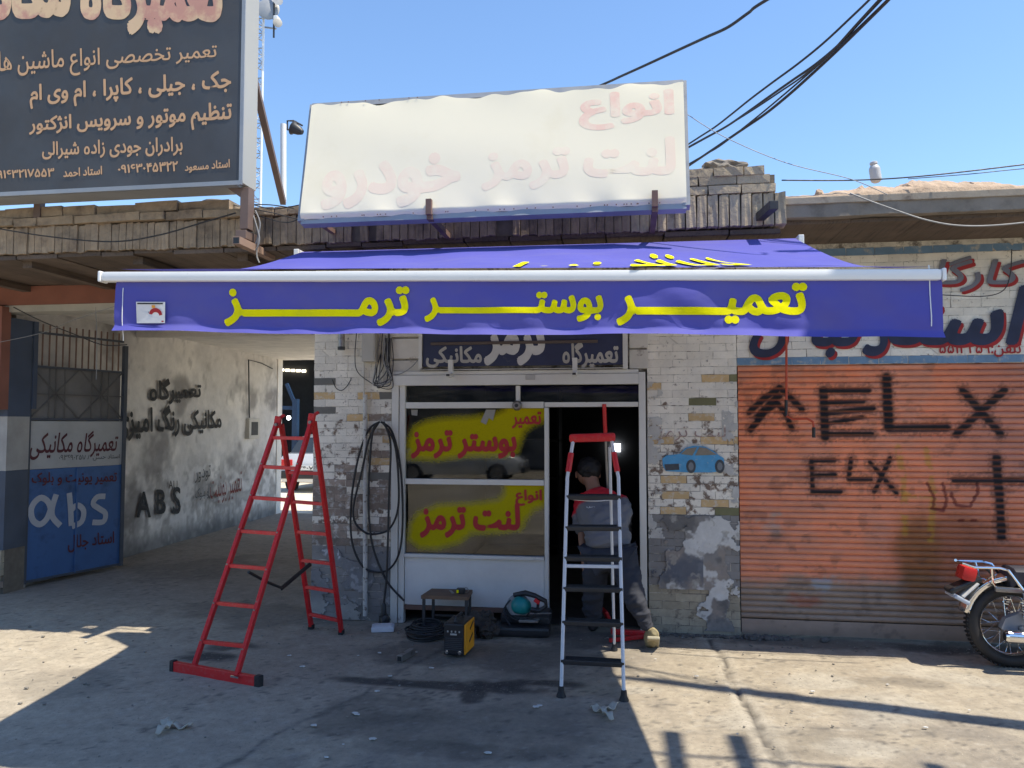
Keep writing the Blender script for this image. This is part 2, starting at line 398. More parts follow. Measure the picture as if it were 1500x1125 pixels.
M_rubble = mat('dry_rubble', (.46, .345, .25), .95, .25, 8, 1., 18, c2=(.24, .17, .12), ms=6, lo=.55, hi=.7, bd=.02)
M_cable = mat('cable_sheath', (.022, .022, .026), .6, .2, 8, 0)
M_wire = mat('grey_wire', (.25, .25, .25), .6, .2, 8, 0)
FY = 6.65       # facade plane

# ================================================================== GROUND
gx0, gx1, gy0, gy1 = -10., 8., 1.2, 14.2
crack1 = [tuple(G(x, y).xy) for x, y in [(1036, 936), (1060, 965), (1075, 1000), (1095, 1035), (1112, 1060), (1130, 1090), (1155, 1130)]]
crack2 = [tuple(G(x, y).xy) for x, y in [(1078, 1005), (1100, 1050), (1125, 1095), (1140, 1125)]]
seam = [tuple(G(x, y).xy) for x, y in [(640, 955), (560, 1000), (440, 1060), (330, 1125), (250, 1180)]]
def ground_fn(u, v):
    X = gx0+u*(gx1-gx0); Y = gy0+v*(gy1-gy0)
    Z = (fbm(X*1.3, Y*1.3)-.5)*.02+(fbm(X*9, Y*9, 3)-.5)*.006
    for c in (crack1, crack2): d = segd(X+(fbm(X*8, Y*8)-.5)*.07, Y, c); Z -= .012*np.exp(-(d/.014)**2); Z += .003*np.exp(-((d-.06)/.04)**2)
    # lit rubbly verge at the far left
    lv = sstep(-3.4, -4.6, X)*sstep(4, 5, Y)*sstep(7.2, 6.5, Y); Z += lv*(fbm(X*14, Y*14, 4)-.45)*.02
    Z = np.where(Y > 6.62, Z*.5, Z)
    return np.stack([X, Y, Z], 1)
def ground_col(P):
    X, Y = P[:, 0], P[:, 1]; n = fbm(X*.9, Y*.9); n2 = fbm(X*4, Y*4)
    C = np.tile(np.array([.315, .27, .205]), (len(X), 1))
    C = mixc(C, (.38, .33, .25), sstep(.46, .68, fbm(X*6, Y*6, 6, .65))*.6)
    C = mixc(C, (.20, .175, .145), sstep(.48, .7, fbm(X*1.3+5, Y*1.3, 6, .62))*.65)
    sd_ = X - np.interp(Y, [a[1] for a in seam[::-1]], [a[0] for a in seam[::-1]])
    asph = sstep(.03, -.03, sd_+(n2-.5)*.12)*(1-sstep(7.2, 7.5, Y)*0)
    C = mixc(C, (.34, .29, .225), asph*.7)
    C = mixc(C, (.07, .068, .065), np.exp(-(np.abs(sd_+(n2-.5)*.15)/.02)**2)*.6)
    C = mixc(C, (.22, .20, .18), sstep(6.4, 7.6, Y)*sstep(-2.5, -3, X)*.6)
    sand = sstep(-3.2, -3.9, X)*sstep(6.9, 6.3, Y); C = mixc(C, (.38, .33, .255), sand*(.45+.55*sstep(.3, .6, n2)))
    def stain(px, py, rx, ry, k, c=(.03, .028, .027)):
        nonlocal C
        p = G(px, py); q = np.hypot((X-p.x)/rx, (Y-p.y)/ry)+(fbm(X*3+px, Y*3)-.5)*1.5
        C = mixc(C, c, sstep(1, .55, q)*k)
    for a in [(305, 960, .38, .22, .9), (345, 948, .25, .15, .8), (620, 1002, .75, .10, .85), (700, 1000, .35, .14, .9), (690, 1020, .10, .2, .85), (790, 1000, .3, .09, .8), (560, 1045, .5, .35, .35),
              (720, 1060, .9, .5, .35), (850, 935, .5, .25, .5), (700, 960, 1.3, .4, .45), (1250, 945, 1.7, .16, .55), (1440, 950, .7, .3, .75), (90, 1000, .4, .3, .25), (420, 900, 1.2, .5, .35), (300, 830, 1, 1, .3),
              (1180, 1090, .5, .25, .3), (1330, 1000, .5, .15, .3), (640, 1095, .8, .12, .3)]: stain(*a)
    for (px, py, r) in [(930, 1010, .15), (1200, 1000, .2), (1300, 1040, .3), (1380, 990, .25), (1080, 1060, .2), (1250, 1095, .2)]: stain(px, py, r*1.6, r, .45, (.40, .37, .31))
    cr_ = np.abs(fbm(X*.9+30, Y*.9+30, 6, .6)-.5); C = mixc(C, (.09, .08, .07), sstep(.004, .0015, cr_)*.7)
    ty = np.abs(Y-(4.55+.12*np.sin(X*.8)+.05*X)); C = mixc(C, (.16, .145, .125), sstep(.1, .05, ty)*(fbm(X*5, Y*30, 3) > .45)*.25*(X > -1.5))
    sp = fbm(X*22, Y*22, 3); C = mixc(C, (.42, .40, .36), sstep(.72, .8, sp)*.25); C = mixc(C, (.05, .05, .05), sstep(.26, .2, sp)*.5)
    for c in (crack1, crack2): d = segd(X+(fbm(X*8, Y*8)-.5)*.07, Y, c); C = mixc(C, (.05, .045, .04), np.exp(-(d/.014)**2)*.85); C = mixc(C, (.42, .38, .31), np.exp(-((d-.05)/.03)**2)*.35)
    return C*np.clip(.8+.4*fbm(X*11, Y*11), 0, 2)[:, None]
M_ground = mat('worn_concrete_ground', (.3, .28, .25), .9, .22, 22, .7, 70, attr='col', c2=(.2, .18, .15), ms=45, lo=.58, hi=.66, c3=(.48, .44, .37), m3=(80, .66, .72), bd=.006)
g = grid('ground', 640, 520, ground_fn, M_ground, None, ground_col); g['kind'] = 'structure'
M_far = mat('far_asphalt', (.40, .345, .255), .9, .3, .5, .3, 30)
o = MB().add([(-400, -400, -.03), (400, -400, -.03), (400, 400, -.03), (-400, 400, -.03)], [(0, 1, 2, 3)]).build('road', M_far); o['kind'] = 'structure'
M_yard = mat('sunny_yard_ground', (.62, .56, .45), .95, .25, 3, .4, 40)
o = MB().box((-14, 14.25, -.03), (3, 30, .004)).build('yard_ground', M_yard); o['kind'] = 'structure'

# ================================================================== BRICKS
def brick_mesh(seed, soldier=False):
    bm = bmesh.new(); bmesh.ops.create_cube(bm, size=1); bmesh.ops.subdivide_edges(bm, edges=[e for e in bm.edges if abs((e.verts[0].co-e.verts[1].co).x) > .5], cuts=2)
    rs = random.Random(seed)
    for v in bm.verts: v.co += Vector((rs.uniform(-.012, .012), rs.uniform(-.03, .03), rs.uniform(-.035, .035)))
    me = bpy.data.meshes.new('brick'); bm.to_mesh(me); bm.free(); return me
BR = {}
def brick(parent, c, dim, m, rot=0., rz=0., ry=0.):
    k = random.randrange(4); key = (k, m.name)
    if key not in BR: BR[key] = brick_mesh(k); BR[key].materials.append(m)
    o = bpy.data.objects.new('brick', BR[key]); COL.objects.link(o); o.parent = parent
    o.location = Vector(c)-parent.location; o.scale = dim; o.rotation_euler = (rot, ry, rz); return o
def lay(parent, x0, x1, z0, z1, yf, ch, bl, pick, joint=.0045, depth=.06, jit=.0022):
    nz = int(round((z1-z0)/ch)); h = (z1-z0)/nz; cnt = 0
    for r in range(nz):
        x = x0 - (bl*.5 if r % 2 else 0)*1.0 - random.uniform(0, .01); z = z0+(r+.5)*h
        while x < x1-.01:
            L_ = bl*random.choice([1, 1, 1, .96, 1.03, .5 if random.random() < .12 else 1]); a = max(x, x0); b = min(x+L_, x1); x += L_
            if b-a < .035: continue
            m = pick((a+b)/2, z)
            if m is None: continue
            y = yf+depth/2+random.uniform(-jit, jit); brick(parent, ((a+b)/2, y, z+random.uniform(-.0015, .0015)), (b-a-joint, depth, h-joint), m, ry=random.uniform(-.004, .004)); cnt += 1
    return cnt
# exact photo spots of the differently coloured bricks
def spots(lst): return [(V(x, y, FY), m) for x, y, m in lst]
spL = spots([(470, 554, M_brickD), (524, 556, M_brickO), (470, 576, M_brickO), (541, 575, M_brickO), (561, 575, M_brickD), (487, 597, M_brickD), (512, 609, M_brickO), (492, 662, M_brickO), (558, 645, M_brickO), (556, 676, M_brickO), (560, 700, M_brickD)])
spR = spots([(1040, 557, M_brickO), (1069, 557, M_brickG), (964, 571, M_brickO), (1013, 592, M_brickG), (1014, 615, M_brickO), (962, 648, M_brickO), (1058, 649, M_brickO), (990, 697, M_brickO), (987, 721, M_brickO), (1045, 732, M_brickO), (978, 744, M_brickO), (1058, 745, M_brickG)])
def picker(sp, lo):
    def f(x, z):
        for p, m in sp:
            if abs(p.x-x) < .09 and abs(p.z-z) < .032: return m
        return lo(x, z)
    return f
XL0, XL1 = V(458, 700, FY).x, V(573, 700, FY).x
XR0, XR1 = V(949, 700, FY).x, V(1082, 700, FY).x
zl1, zl2 = V(520, 693, FY).z, V(520, 800, FY).z
def loL(x, z):
    if z < zl2+random.uniform(-.03, .03): return M_brickGP
    if z < zl1+random.uniform(-.05, .05) or (x > XL1-.27 and z < 1.95 and random.random() < .55): return M_brickB if random.random() < .7 else M_brickW
    return M_brickW
pl = empty('brick_pillar', (XL0, FY, 0), 'whitewashed brick pillar with bare brown bricks at mid height, between the passage and the shop window', 'pillar')
MB().box((XL0+.004, FY+.0035, 0), (XL1-.004, FY+.45, 3.15)).build('mortar_core', mat('whitewashed_mortar', (.60, .56, .48), .95, .3, 12, .8, 50, c2=(.16, .14, .12), ms=8, lo=.5, hi=.62, zr=(1.4, 1.9, .12, 0)), pl)
print('bricks', lay(pl, XL0, XL1, .0, 2.75, FY, .066, .215, picker(spL, loL)))
pr = empty('brick_pillar', (XR0, FY, 0), 'brick pillar with a painted blue car and peeling grey plaster, beside the orange shutter', 'pillar')
MB().box((XR0+.004, FY+.0035, 0), (XR1-.004, FY+.45, 3.15)).build('mortar_core', MATS['whitewashed_mortar'], pr)
zr1 = V(1010, 755, FY).z
print('bricks', lay(pr, XR0, XR1, .0, 2.75, FY, .066, .225, picker(spR, lambda x, z: M_brickC if z < .4 else (M_brickGP if z < zr1 else M_brickW))))
# peeling plaster skins: thick ragged sheets with holes eaten out of them
def skin(parent, x0, x1, z0, z1, yf, keep, colf, m, thick=.012, n=130, name='plaster_skin'):
    nx = n; nz = int(n*(z1-z0)/(x1-x0)); bm = bmesh.new()
    X, Z = np.meshgrid(np.linspace(x0, x1, nx), np.linspace(z0, z1, nz)); K = keep(X, Z); B = (fbm(X*9, Z*9)-.5)*.012
    vs = {}
    def gv(i, j):
        if (i, j) not in vs: vs[(i, j)] = bm.verts.new((X[i, j], yf-thick+B[i, j], Z[i, j]))
        return vs[(i, j)]
    for i in range(nz-1):
        for j in range(nx-1):
            if K[i, j]: bm.faces.new([gv(i, j), gv(i, j+1), gv(i+1, j+1), gv(i+1, j)])
    r = bmesh.ops.extrude_face_region(bm, geom=bm.faces[:])
    for v in [e for e in r['geom'] if isinstance(e, bmesh.types.BMVert)]: v.co.y += thick+.012
    bmesh.ops.recalc_face_normals(bm, faces=bm.faces[:])
    me = bpy.data.meshes.new(name); bm.to_mesh(me); bm.free()
    P = np.zeros(len(me.vertices)*3, np.float32); me.vertices.foreach_get('co', P); setcol(me, colf(P.reshape(-1, 3)))
    return link(name, me, m, parent)
M_skin = mat('peeling_plaster', (.3, .3, .3), .9, .16, 10, .8, 50, attr='col')
def keepR(X, Z):
    n = fbm(X*5, Z*5); e = np.minimum(X-XR0, XR1-X)
    k = (n > .36+.25*sstep(zr1-.05, zr1, Z)+.5*sstep(.16, .04, e)*fbm(X*12, Z*12)) & (Z < zr1)
    low = (Z < .36) & (X < XR0+.42+(n-.5)*.4); return k & ~low
def colR(P):
    X, Z = P[:, 0], P[:, 2]; n = fbm(X*4+3, Z*4); n2 = fbm(X*13, Z*13)
    C = np.tile(np.array([.25, .235, .22]), (len(X), 1)); C = mixc(C, (.13, .125, .12), sstep(.5, .6, n)*.85)
    C = mixc(C, (.29, .25, .215), sstep(.52, .44, fbm(X*3, Z*3+9))*.9*(Z < zr1-.2))
    C = mixc(C, (.6, .59, .56), sstep(.56, .63, fbm(X*5+8, Z*5+4)+.18*sstep(.45, .7, (X-XR0)/.76)*sstep(zr1-.5, zr1-.15, Z)))
    C = mixc(C, (.115, .13, .16), sstep(.16, .04, np.abs(Z-.53)+(n2-.5)*.2)*(X < XR0+.45)*.9)
    C = mixc(C, (.36, .34, .3), sstep(.62, .68, n2)*.7); return C
skin(pr, XR0, XR1, .03, zr1, FY, keepR, colR, M_skin)
def keepL(X, Z):
    n = fbm(X*5+40, Z*5); return (n > .5+.2*sstep(zl2-.15, zl2, Z)) & (Z < zl2)
def colL(P):
    X, Z = P[:, 0], P[:, 2]; C = np.tile(np.array([.20, .20, .205]), (len(X), 1)); n = fbm(X*14, Z*14)
    C = mixc(C, (.34, .32, .29), sstep(.25, .1, Z)*.9); C = mixc(C, (.42, .42, .42), sstep(.6, .66, n)*.6)
    s = sstep(.6, .68, fbm(X*40, Z*18))*np.exp(-((X-(XL0+.22))/.14)**2-((Z-.62)/.18)**2); return mixc(C, (.62, .64, .68), s)
skin(pl, XL0, XL1, .01, zl2, FY, keepL, colL, M_skin)
# white flakes edging the pillars
def keepW(X, Z):
    e = np.minimum(X-XR0, XR1-X); return (fbm(X*11+5, Z*11) > .52+.5*e) & (e < .13) & (Z > zr1-.2) & (Z < 2.1)
skin(pr, XR0, XR1, zr1-.25, 2.1, FY, keepW, lambda P: np.tile(np.array([.5, .485, .45]), (len(P), 1)), M_skin, .006, 110)
# car mural
M_carblue = mat('mural_blue', s2l(88, 160, 205), .85, .2, 14, .4, 60, c2=(.45, .5, .52), ms=22, lo=.6, hi=.7)
M_cardark = mat('mural_dark', (.07, .08, .09), .85, .3, 20, .3)
M_carglass = mat('mural_glass', (.26, .23, .18), .85, .2, 20, .3)
def flat(parent, pts, Y, m, lift=.004, name='painted_shape', thick=.0015):
    b = MB(); P = [V(x, y, Y)-Vector((0, lift, 0)) for x, y in pts]; b.prism(P, (0, thick, 0)); return b.build(name, m, parent)
mur = flat(pr, [(970, 672), (976, 667), (995, 665), (1004, 656), (1015, 653), (1032, 654), (1044, 660), (1053, 667), (1060, 671), (1061, 684), (1056, 690), (1042, 692), (1008, 692), (975, 690), (971, 682)], FY, M_carblue, .016, 'car_mural')
flat(pr, [(997, 665), (1006, 657), (1021, 655), (1014, 667)], FY, M_carglass, .019); flat(pr, [(1024, 655), (1034, 656), (1050, 666), (1018, 667)], FY, M_carglass, .019)
flat(pr, [(973, 680), (994, 679), (995, 688), (975, 689)], FY, M_cardark, .019)
for cx in (1012, 1054):
    flat(pr, [(cx+7*math.cos(a*math.pi/8), 683+10*math.sin(a*math.pi/8)) for a in range(16)], FY, M_cardark, .019)
    flat(pr, [(cx+4*math.cos(a*math.pi/5), 683+6*math.sin(a*math.pi/5)) for a in range(10)], FY, mat('mural_hub', (.2, .22, .24), .8), .021)
M_fadedred = mat('faded_red_outline', (.36, .26, .23), .85, .2, 12, 0, c2=M_wallwhite, ms=20, lo=.5, hi=.6)
lettering(pr, 'لنت ترمز', Q(962, 622, 1063, 646, FY), M_fadedred, -.012, lift=.013)

# ================================================================== WALLS ABOVE
wz0 = V(1200, 534, FY).z; wz1 = 3.2
ws = empty('painted_wall', (XR1, FY, wz0), 'white brick wall with dark calligraphy edged in red above the orange shutter', 'wall')
MB().box((XR1+.003, FY+.0035, wz0-.0), (4.4, FY+.3, 3.27)).build('mortar_core', MATS['whitewashed_mortar'], ws)
M_brickBlue = mat('blue_painted_brick', s2l(108, 138, 165), .85, .2, 8, .7, 40, c2=(.4, .4, .38), ms=12, lo=.55, hi=.68, rnd=.08)
lay(ws, XR1, 4.3, wz0, 3.2, FY, .0665, .225, lambda x, z: M_brickBlue if z < wz0+.085 or z > 3.13 else M_brickW)
for txt, (x0, y0, x1, y1), mm in [('کارگاه', (1330, 375, 1500, 428), 1), ('استا', (1300, 418, 1510, 506), 0), ('د', (1262, 470, 1300, 522), 0), ('نبا', (1188, 440, 1262, 524), 0), ('ن', (1097, 462, 1152, 524), 0)]:
    f = (lambda q: [c+Vector((.02, 0, -.022)) for c in q])
    lettering(ws, txt, f(Q(x0, y0, x1, y1, FY)), M_redpaint, .035, lift=.010, shear=.25)
    lettering(ws, txt, Q(x0, y0, x1, y1, FY), M_navy if not mm else mat('faded_grey_paint', (.17, .17, .2), .85, .3), .02 if mm else .035, lift=.014, shear=.25)
lettering(ws, 'تلفن:۵۵۱۳۴۵۹', Q(1375, 501, 1495, 523, FY), M_redpaint, .02, lift=.012)
# wall above shop front (around the fascia sign), stone plates
wm = empty('shop_wall', (XL1, FY, 2.2), 'cream stone plates on the wall around the blue shop fascia', 'wall')
M_plate = mat('cream_stone', (.60, .565, .50), .8, .12, 5, .5, 40, c2=(.24, .2, .17), ms=7, lo=.63, hi=.72, rnd=.06)
zt = V(700, 545, FY).z
MB().box((XL1+.003, FY+.03, zt), (XR0-.003, FY+.3, 3.2)).build('backing', MATS['whitewashed_mortar'], wm)
for (x0, y0, x1, y1) in [(561, 528, 616, 562), (561, 496, 616, 526), (561, 466, 616, 494), (561, 430, 616, 464), (922, 512, 949, 540), (922, 480, 949, 510), (922, 450, 949, 478)]:
    a = V(x0, y1, FY); b = V(x1, y0, FY); MB().box((a.x, FY-.012, a.z), (b.x, FY+.04, b.z), .004).build('stone_plate', M_plate, wm)

# ================================================================== EAVES
EY = 5.84
ec = empty('brick_cornice', (-2., EY, 3.2), 'weathered brick cornice of upright bricks over the passage and the awning', 'cornice')
MB().box((-9, EY+.03, 3.21), (.36, EY+.45, 3.472)).build('cornice_core', M_mortarD, ec)
random.seed(11)
x = -7.6
while x < .36:
    wv = .066*random.uniform(.9, 1.1)
    if random.random() > .03: brick(ec, (x+wv/2, EY+.05+random.uniform(-.007, .007), 3.315+random.uniform(-.008, .008)), (wv-.005, .11, .225), M_cornice if x < .0 else M_cornL, ry=random.uniform(-.02, .02))
    x += wv
x = -7.6
while x < .3:
    wv = random.choice([.22, .22, .2, .34, .42, .12]); hh = .06+.012*random.random()
    brick(ec, (x+wv/2, EY+.04+random.uniform(-.012, .012), 3.437+.03+random.uniform(-.006, .006)), (wv-.008, .16, hh), M_cornice, ry=random.uniform(-.02, .02)); x += wv
x = -7.6
while x < -3.35:
    wv = random.choice([.3, .45, .55, .22, .38]); brick(ec, (x+wv/2, EY+.09+random.uniform(-.02, .02), 3.55+random.uniform(-.008, .004)), (wv-.006, .2, .085), M_cornice, ry=random.uniform(-.025, .015)); x += wv
random.seed(3)
em = empty('brick_parapet', (.75, EY, 3.2), 'pale brick parapet block at the right end of the white roof sign', 'parapet')
MB().box((.37, EY+.03, 3.21), (1.1, EY+.42, 3.6)).build('parapet_core', M_mortarD, em)
x = .365
while x < 1.1:
    wv = .082*random.uniform(.92, 1.05); brick(em, (x+wv/2, EY+.0+random.uniform(-.006, .006)+.04, 3.33), (wv-.01, .12, .235), M_cornL, ry=random.uniform(-.015, .015)); x += wv
for r, (z, xe) in enumerate([(3.487, 1.1), (3.557, 1.06), (3.62, 1.02)]):
    x = .37-(.11 if r % 2 else 0)
    while x < xe-.06:
        wv = random.choice([.22, .24, .28]); a = max(x, .37); b = min(x+wv, xe); brick(em, ((a+b)/2, EY+.05+random.uniform(-.008, .008), z), (b-a-.01, .16, .062), M_cornL, ry=random.uniform(-.01, .01)); x += wv
p = V(1058, 241, EY+.2)
MB().blob((p.x, EY+.24, 3.70), (.19, .14, .085), 5, .22, 2.5, 4).build('mortar_lump', M_conc, em, smooth=False)
# soffit boards and joists
sf = empty('roof_soffit', (-2, 6.2, 3.2), 'dark weathered board soffit under the brick cornice', 'soffit')
random.seed(5); x = -7.8
while x < 1.05:
    wv = random.uniform(.3, .5); dz = random.uniform(-.012, .01)
    MB().box((x+.006, EY+.02, 3.165+dz), (x+wv-.006, 7.3 if x < -2.9 else FY+.05, 3.2+dz)).build('board', M_wood, sf); x += wv
for jx in (-7.1, -6.15, -5.2, -4.15, -3.2, -2.2): MB().box((jx, EY+.1, 3.10), (jx+.09, 7.28 if jx < -3 else FY-.01, 3.163)).build('joist', M_wood, sf)
MB().box((-9, EY+.36, 3.475), (-2.85, 14.2, 3.5)).build('roof_deck', M_conc, sf)
MB().box((-2.849, EY+.36, 3.476), (4.5, 11.2, 3.501)).build('roof_deck', M_conc, sf)  # roof ends here to leave the added court open to the sun
er = empty('concrete_eave', (2.6, EY, 3.3), 'sagging concrete eave slab topped with broken rubble over the orange shutter', 'eave')
def slab(u, v): 
    X = 1.1+u*3.4; return X
n = 60; b = MB()
for i in range(n+1):
    X = 1.1+3.4*i/n; t = 3.395+.012*math.sin(X*5)+.01*mnoise.noise(Vector((X*4, 0, 0))); lo_ = 3.27+.01*mnoise.noise(Vector((X*3, 4, 0))); yy = EY+.03+.012*mnoise.noise(Vector((X*6, 9, 0)))
    b.v += [(X, yy, lo_), (X, yy, t), (X, yy+.16, t+.03), (X, 7.2, t+.03), (X, 7.2, lo_-.02), (X, yy+.1, lo_-.005)]
for i in range(n):
    for j in range(6): a = i*6+j; c = i*6+(j+1) % 6; b.f.append((a, c, c+6, a+6))
b.f += [tuple(range(6)), tuple(range(n*6, n*6+6))]
b.build('slab', M_conc, er)
MB().box((1.1, EY+.015, 3.365), (4.5, EY+.18, 3.415), .004).build('coping', mat('pale_coping', (.36, .31, .25), .92, .25, 6, .6, 30, c2=(.2, .16, .13), ms=5, lo=.55, hi=.65), er)
def rub(u, v):
    X = 1.12+u*3.4; Y = EY+.05+v*1.0; e = np.clip(np.sin(np.pi*v), 0, 1)**.4
    Z = 3.40+e*(.07+.16*fbm(X*3, Y*3, 6, .62)+.06*fbm(X*14, Y*14, 3))*(.45+.75*fbm(X*1.6, X*0+3, 3))*(.7+.5*np.exp(-((X-2.35)/.5)**2)); return np.stack([X, Y, Z], 1)
grid('rubble', 300, 90, rub, M_rubble, er, smooth=False)['kind'] = 'stuff'
random.seed(8); sb = MB()
for i in range(26):
    X = random.uniform(1.15, 4.2); sb.blob((X, EY+.12+random.uniform(0, .35), 3.44+random.uniform(0, .05)), [random.uniform(.02, .07) for _ in range(3)], i, .3, 2, 2)
sb.build('broken_bricks', M_rubble, er)['kind'] = 'stuff'
for i in range(7):
    MB().box((1.15+i*.5, EY+.1, 3.235), (1.147+i*.5+.5, FY-.02, 3.262+random.uniform(-.008, .004))).build('board', M_wood, er)
# vase-like insulator lamp on rubble
p = V(1284, 264, EY+.45); k = p.z
bt = empty('ribbed_bottle', (p.x, p.y, k), 'pale ribbed bottle shape standing upright on the rubble roof edge', 'bottle')
MB().lathe((p.x, p.y, k-.02), (-.12, 0, 1), [(0, .02), (.01, .035)]+[(.02+i*.012, .04+(.003 if i % 2 else 0)) for i in range(9)]+[(.135, .03), (.142, .022), (.15, .03), (.165, .028), (.172, .012)], 18).build('bottle_body', mat('grey_plastic', (.5, .5, .5), .5, .15), bt, True)

# ================================================================== SHOP INTERIOR
inn = empty('shop_interior', (-.8, 7.5, 0), 'dark workshop room seen through the open door and the window', 'room')
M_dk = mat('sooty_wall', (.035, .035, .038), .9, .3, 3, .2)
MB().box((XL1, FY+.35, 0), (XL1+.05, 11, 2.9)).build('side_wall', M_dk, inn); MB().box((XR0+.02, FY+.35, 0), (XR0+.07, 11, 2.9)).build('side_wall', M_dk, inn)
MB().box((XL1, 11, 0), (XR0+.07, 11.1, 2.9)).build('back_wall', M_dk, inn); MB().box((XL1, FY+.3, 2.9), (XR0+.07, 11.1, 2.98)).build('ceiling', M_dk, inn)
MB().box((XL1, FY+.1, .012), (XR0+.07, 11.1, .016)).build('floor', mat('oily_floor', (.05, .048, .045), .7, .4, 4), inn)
a = V(897, 650, 10.9); b = V(909, 662, 10.9)
MB().box((a.x, 10.94, b.z), (b.x, 10.99, a.z)).build('window_light', mat('daylit_hole', (.9, .9, .9), emit=((.9, .95, 1), 4.)), inn)
shf = empty('tool_shelf', (-1.6, 10, 0), 'dark tool shelf standing against the back of the workshop', 'shelf')
for z in (.5, 1., 1.5, 2.): MB().box((-2.3, 10.3, z), (-.9, 10.8, z+.03)).build('shelf_board', M_dark, shf)
for xx in (-2.3, -.93): MB().box((xx, 10.3, .02), (xx+.03, 10.8, 2.2)).build('upright', M_dark, shf)
# chrome hanging tube and red tip = pole leaning in the doorway
p0 = V(897, 880, 7.0); p1 = V(885, 592, 6.62)
tg = empty('crank_rod', tuple(p0), 'thin steel awning crank rod with a red end leaning inside the doorway', 'rod')
MB().tube([p0, p0.lerp(p1, .86)], .012, 8).build('rod', M_steel, tg, True); MB().tube([p0.lerp(p1, .86), p1], .017, 8).build('red_grip', M_red, tg, True)

# ================================================================== SHOP FRONT
SFY = FY+.01
sh = empty('storefront', (V(760, 890, FY).x, FY, 0), 'white metal shop front with two painted window panes and an open doorway', 'storefront')
def fbox(x0, y0, x1, y1, name, m, parent=sh, d0=-.02, d1=.05, bev=.003, Y=FY, dxy=True):
    a = V(x0, y1, Y); b = V(x1, y0, Y); return MB().box((a.x, Y+d0, a.z), (b.x, Y+d1, b.z), bev).build(name, m, parent)
zb = -.01
def fcol(x0, x1, y0, name, d0=-.02, d1=.05, zlo=0.):
    a = V(x0, 750, FY); b = V(x1, 750, FY); t = V((x0+x1)/2, y0, FY)
    return MB().box((a.x, FY+d0, zlo), (b.x, FY+d1, t.z), .003).build(name, M_white, sh)
fcol(574, 584, 562, 'outer_jamb', -.03, .06); fcol(585, 593, 562, 'jamb'); fcol(937, 947, 545, 'jamb', -.03, .06); fcol(798, 804, 597, 'mullion')
xa = V(574, 550, FY).x; xb = V(938, 550, FY).x
def hrail(x0, x1, y0, y1, name, d0=-.02, d1=.05, m=None):
    za = V((x0+x1)/2, y1, FY).z; zb_ = V((x0+x1)/2, y0, FY).z
    return MB().box((V(x0, 700, FY).x, FY+d0, za), (V(x1, 700, FY).x, FY+d1, zb_), .003).build(name, m or M_white, sh)
hrail(574, 936.5, 549, 564, 'header', -.05, .06); hrail(574, 936.5, 543, 548.5, 'header_cap', -.035, .06)
hrail(594, 797, 589, 598, 'transom_rail'); hrail(798, 936, 589, 596, 'transom_rail')
hrail(594, 797, 702, 710, 'window_rail'); hrail(594, 797, 813, 818, 'window_sill', -.028)
hrail(594, 797.5, 818.5, 889, 'bottom_panel', .0, .03, mat('white_sheet', (.66, .655, .63), .55, .12, 2.5, .1, 20, c2=(.22, .2, .18), ms=5, lo=.66, hi=.8))
hrail(594, 797.5, 889.5, 896, 'kick_rail', -.012, .04, M_rust)
fbox(756, 565, 762, 588.5, 'transom_mullion', M_white)
fbox(771, 549.5, 785, 557, 'maker_plate', mat('plate_grey', (.4, .39, .37), .5), d0=-.056, d1=-.051)
def glass(x0, y0, x1, y1, poly=None, name='glass_pane'):
    a = V(x0, y1, FY); b = V(x1, y0, FY); n = 150 if poly else 2
    if poly:
        pw = [(V(px, py, FY).x, V(px, py, FY).z) for px, py in poly]
        m = MATS.get('painted_glass') or glass_mat('painted_glass', (.35, .38, .4), .22, attr='col')
        def cf(P): return np.clip(.62-polysd(P[:, 0]+(fbm(P[:, 0]*7, P[:, 2]*7)-.5)*.04, P[:, 2], pw)/.10, 0, 1)*.8
        return grid(name, n, n, lambda u, v: np.stack([a.x+u*(b.x-a.x), u*0+FY+.02, a.z+v*(b.z-a.z)], 1), m, sh, cf)
    m = MATS.get('dark_glass') or glass_mat('dark_glass', (.35, .38, .4), .22)
    return grid(name, n, n, lambda u, v: np.stack([a.x+u*(b.x-a.x), u*0+FY+.02, a.z+v*(b.z-a.z)], 1), m, sh)
glass(593, 565, 756, 589); glass(762, 565, 937, 589)
glass(593, 598, 798, 702, [(597, 672), (597, 645), (606, 626), (625, 617), (650, 613), (690, 611), (722, 607), (738, 600), (745, 590), (800, 590), (800, 616), (782, 622), (768, 632), (762, 645), (756, 662), (738, 668), (690, 668), (640, 674)])
glass(593, 710, 798, 813, [(612, 752), (640, 740), (690, 738), (728, 733), (737, 724), (740, 705), (800, 705), (800, 740), (780, 748), (770, 760), (762, 776), (735, 780), (690, 782), (672, 795), (640, 804), (612, 803), (598, 790), (600, 768)])
for t, q, bo in [('تعمیر', (750, 603, 793, 628), .03), ('بوستر ترمز', (602, 630, 757, 672), .045), ('انواع', (755, 717, 794, 741), .04), ('لنت ترمز', (615, 737, 762, 788), .045)]:
    lettering(sh, t, Q(*q, FY+.018), M_glassred, bo, lift=.002)
# things seen through / stuck on the glass
flat(sh, [(712, 600), (704, 618), (712, 622), (716, 612), (722, 616), (726, 600)], FY+.012, mat('paper_scrap', (.3, .29, .26), .8), .0, 'paper_scrap')
flat(sh, [(602, 600), (612, 600), (611, 609), (603, 608)], FY+.012, MATS['paper_scrap'], .0, 'paper_scrap')
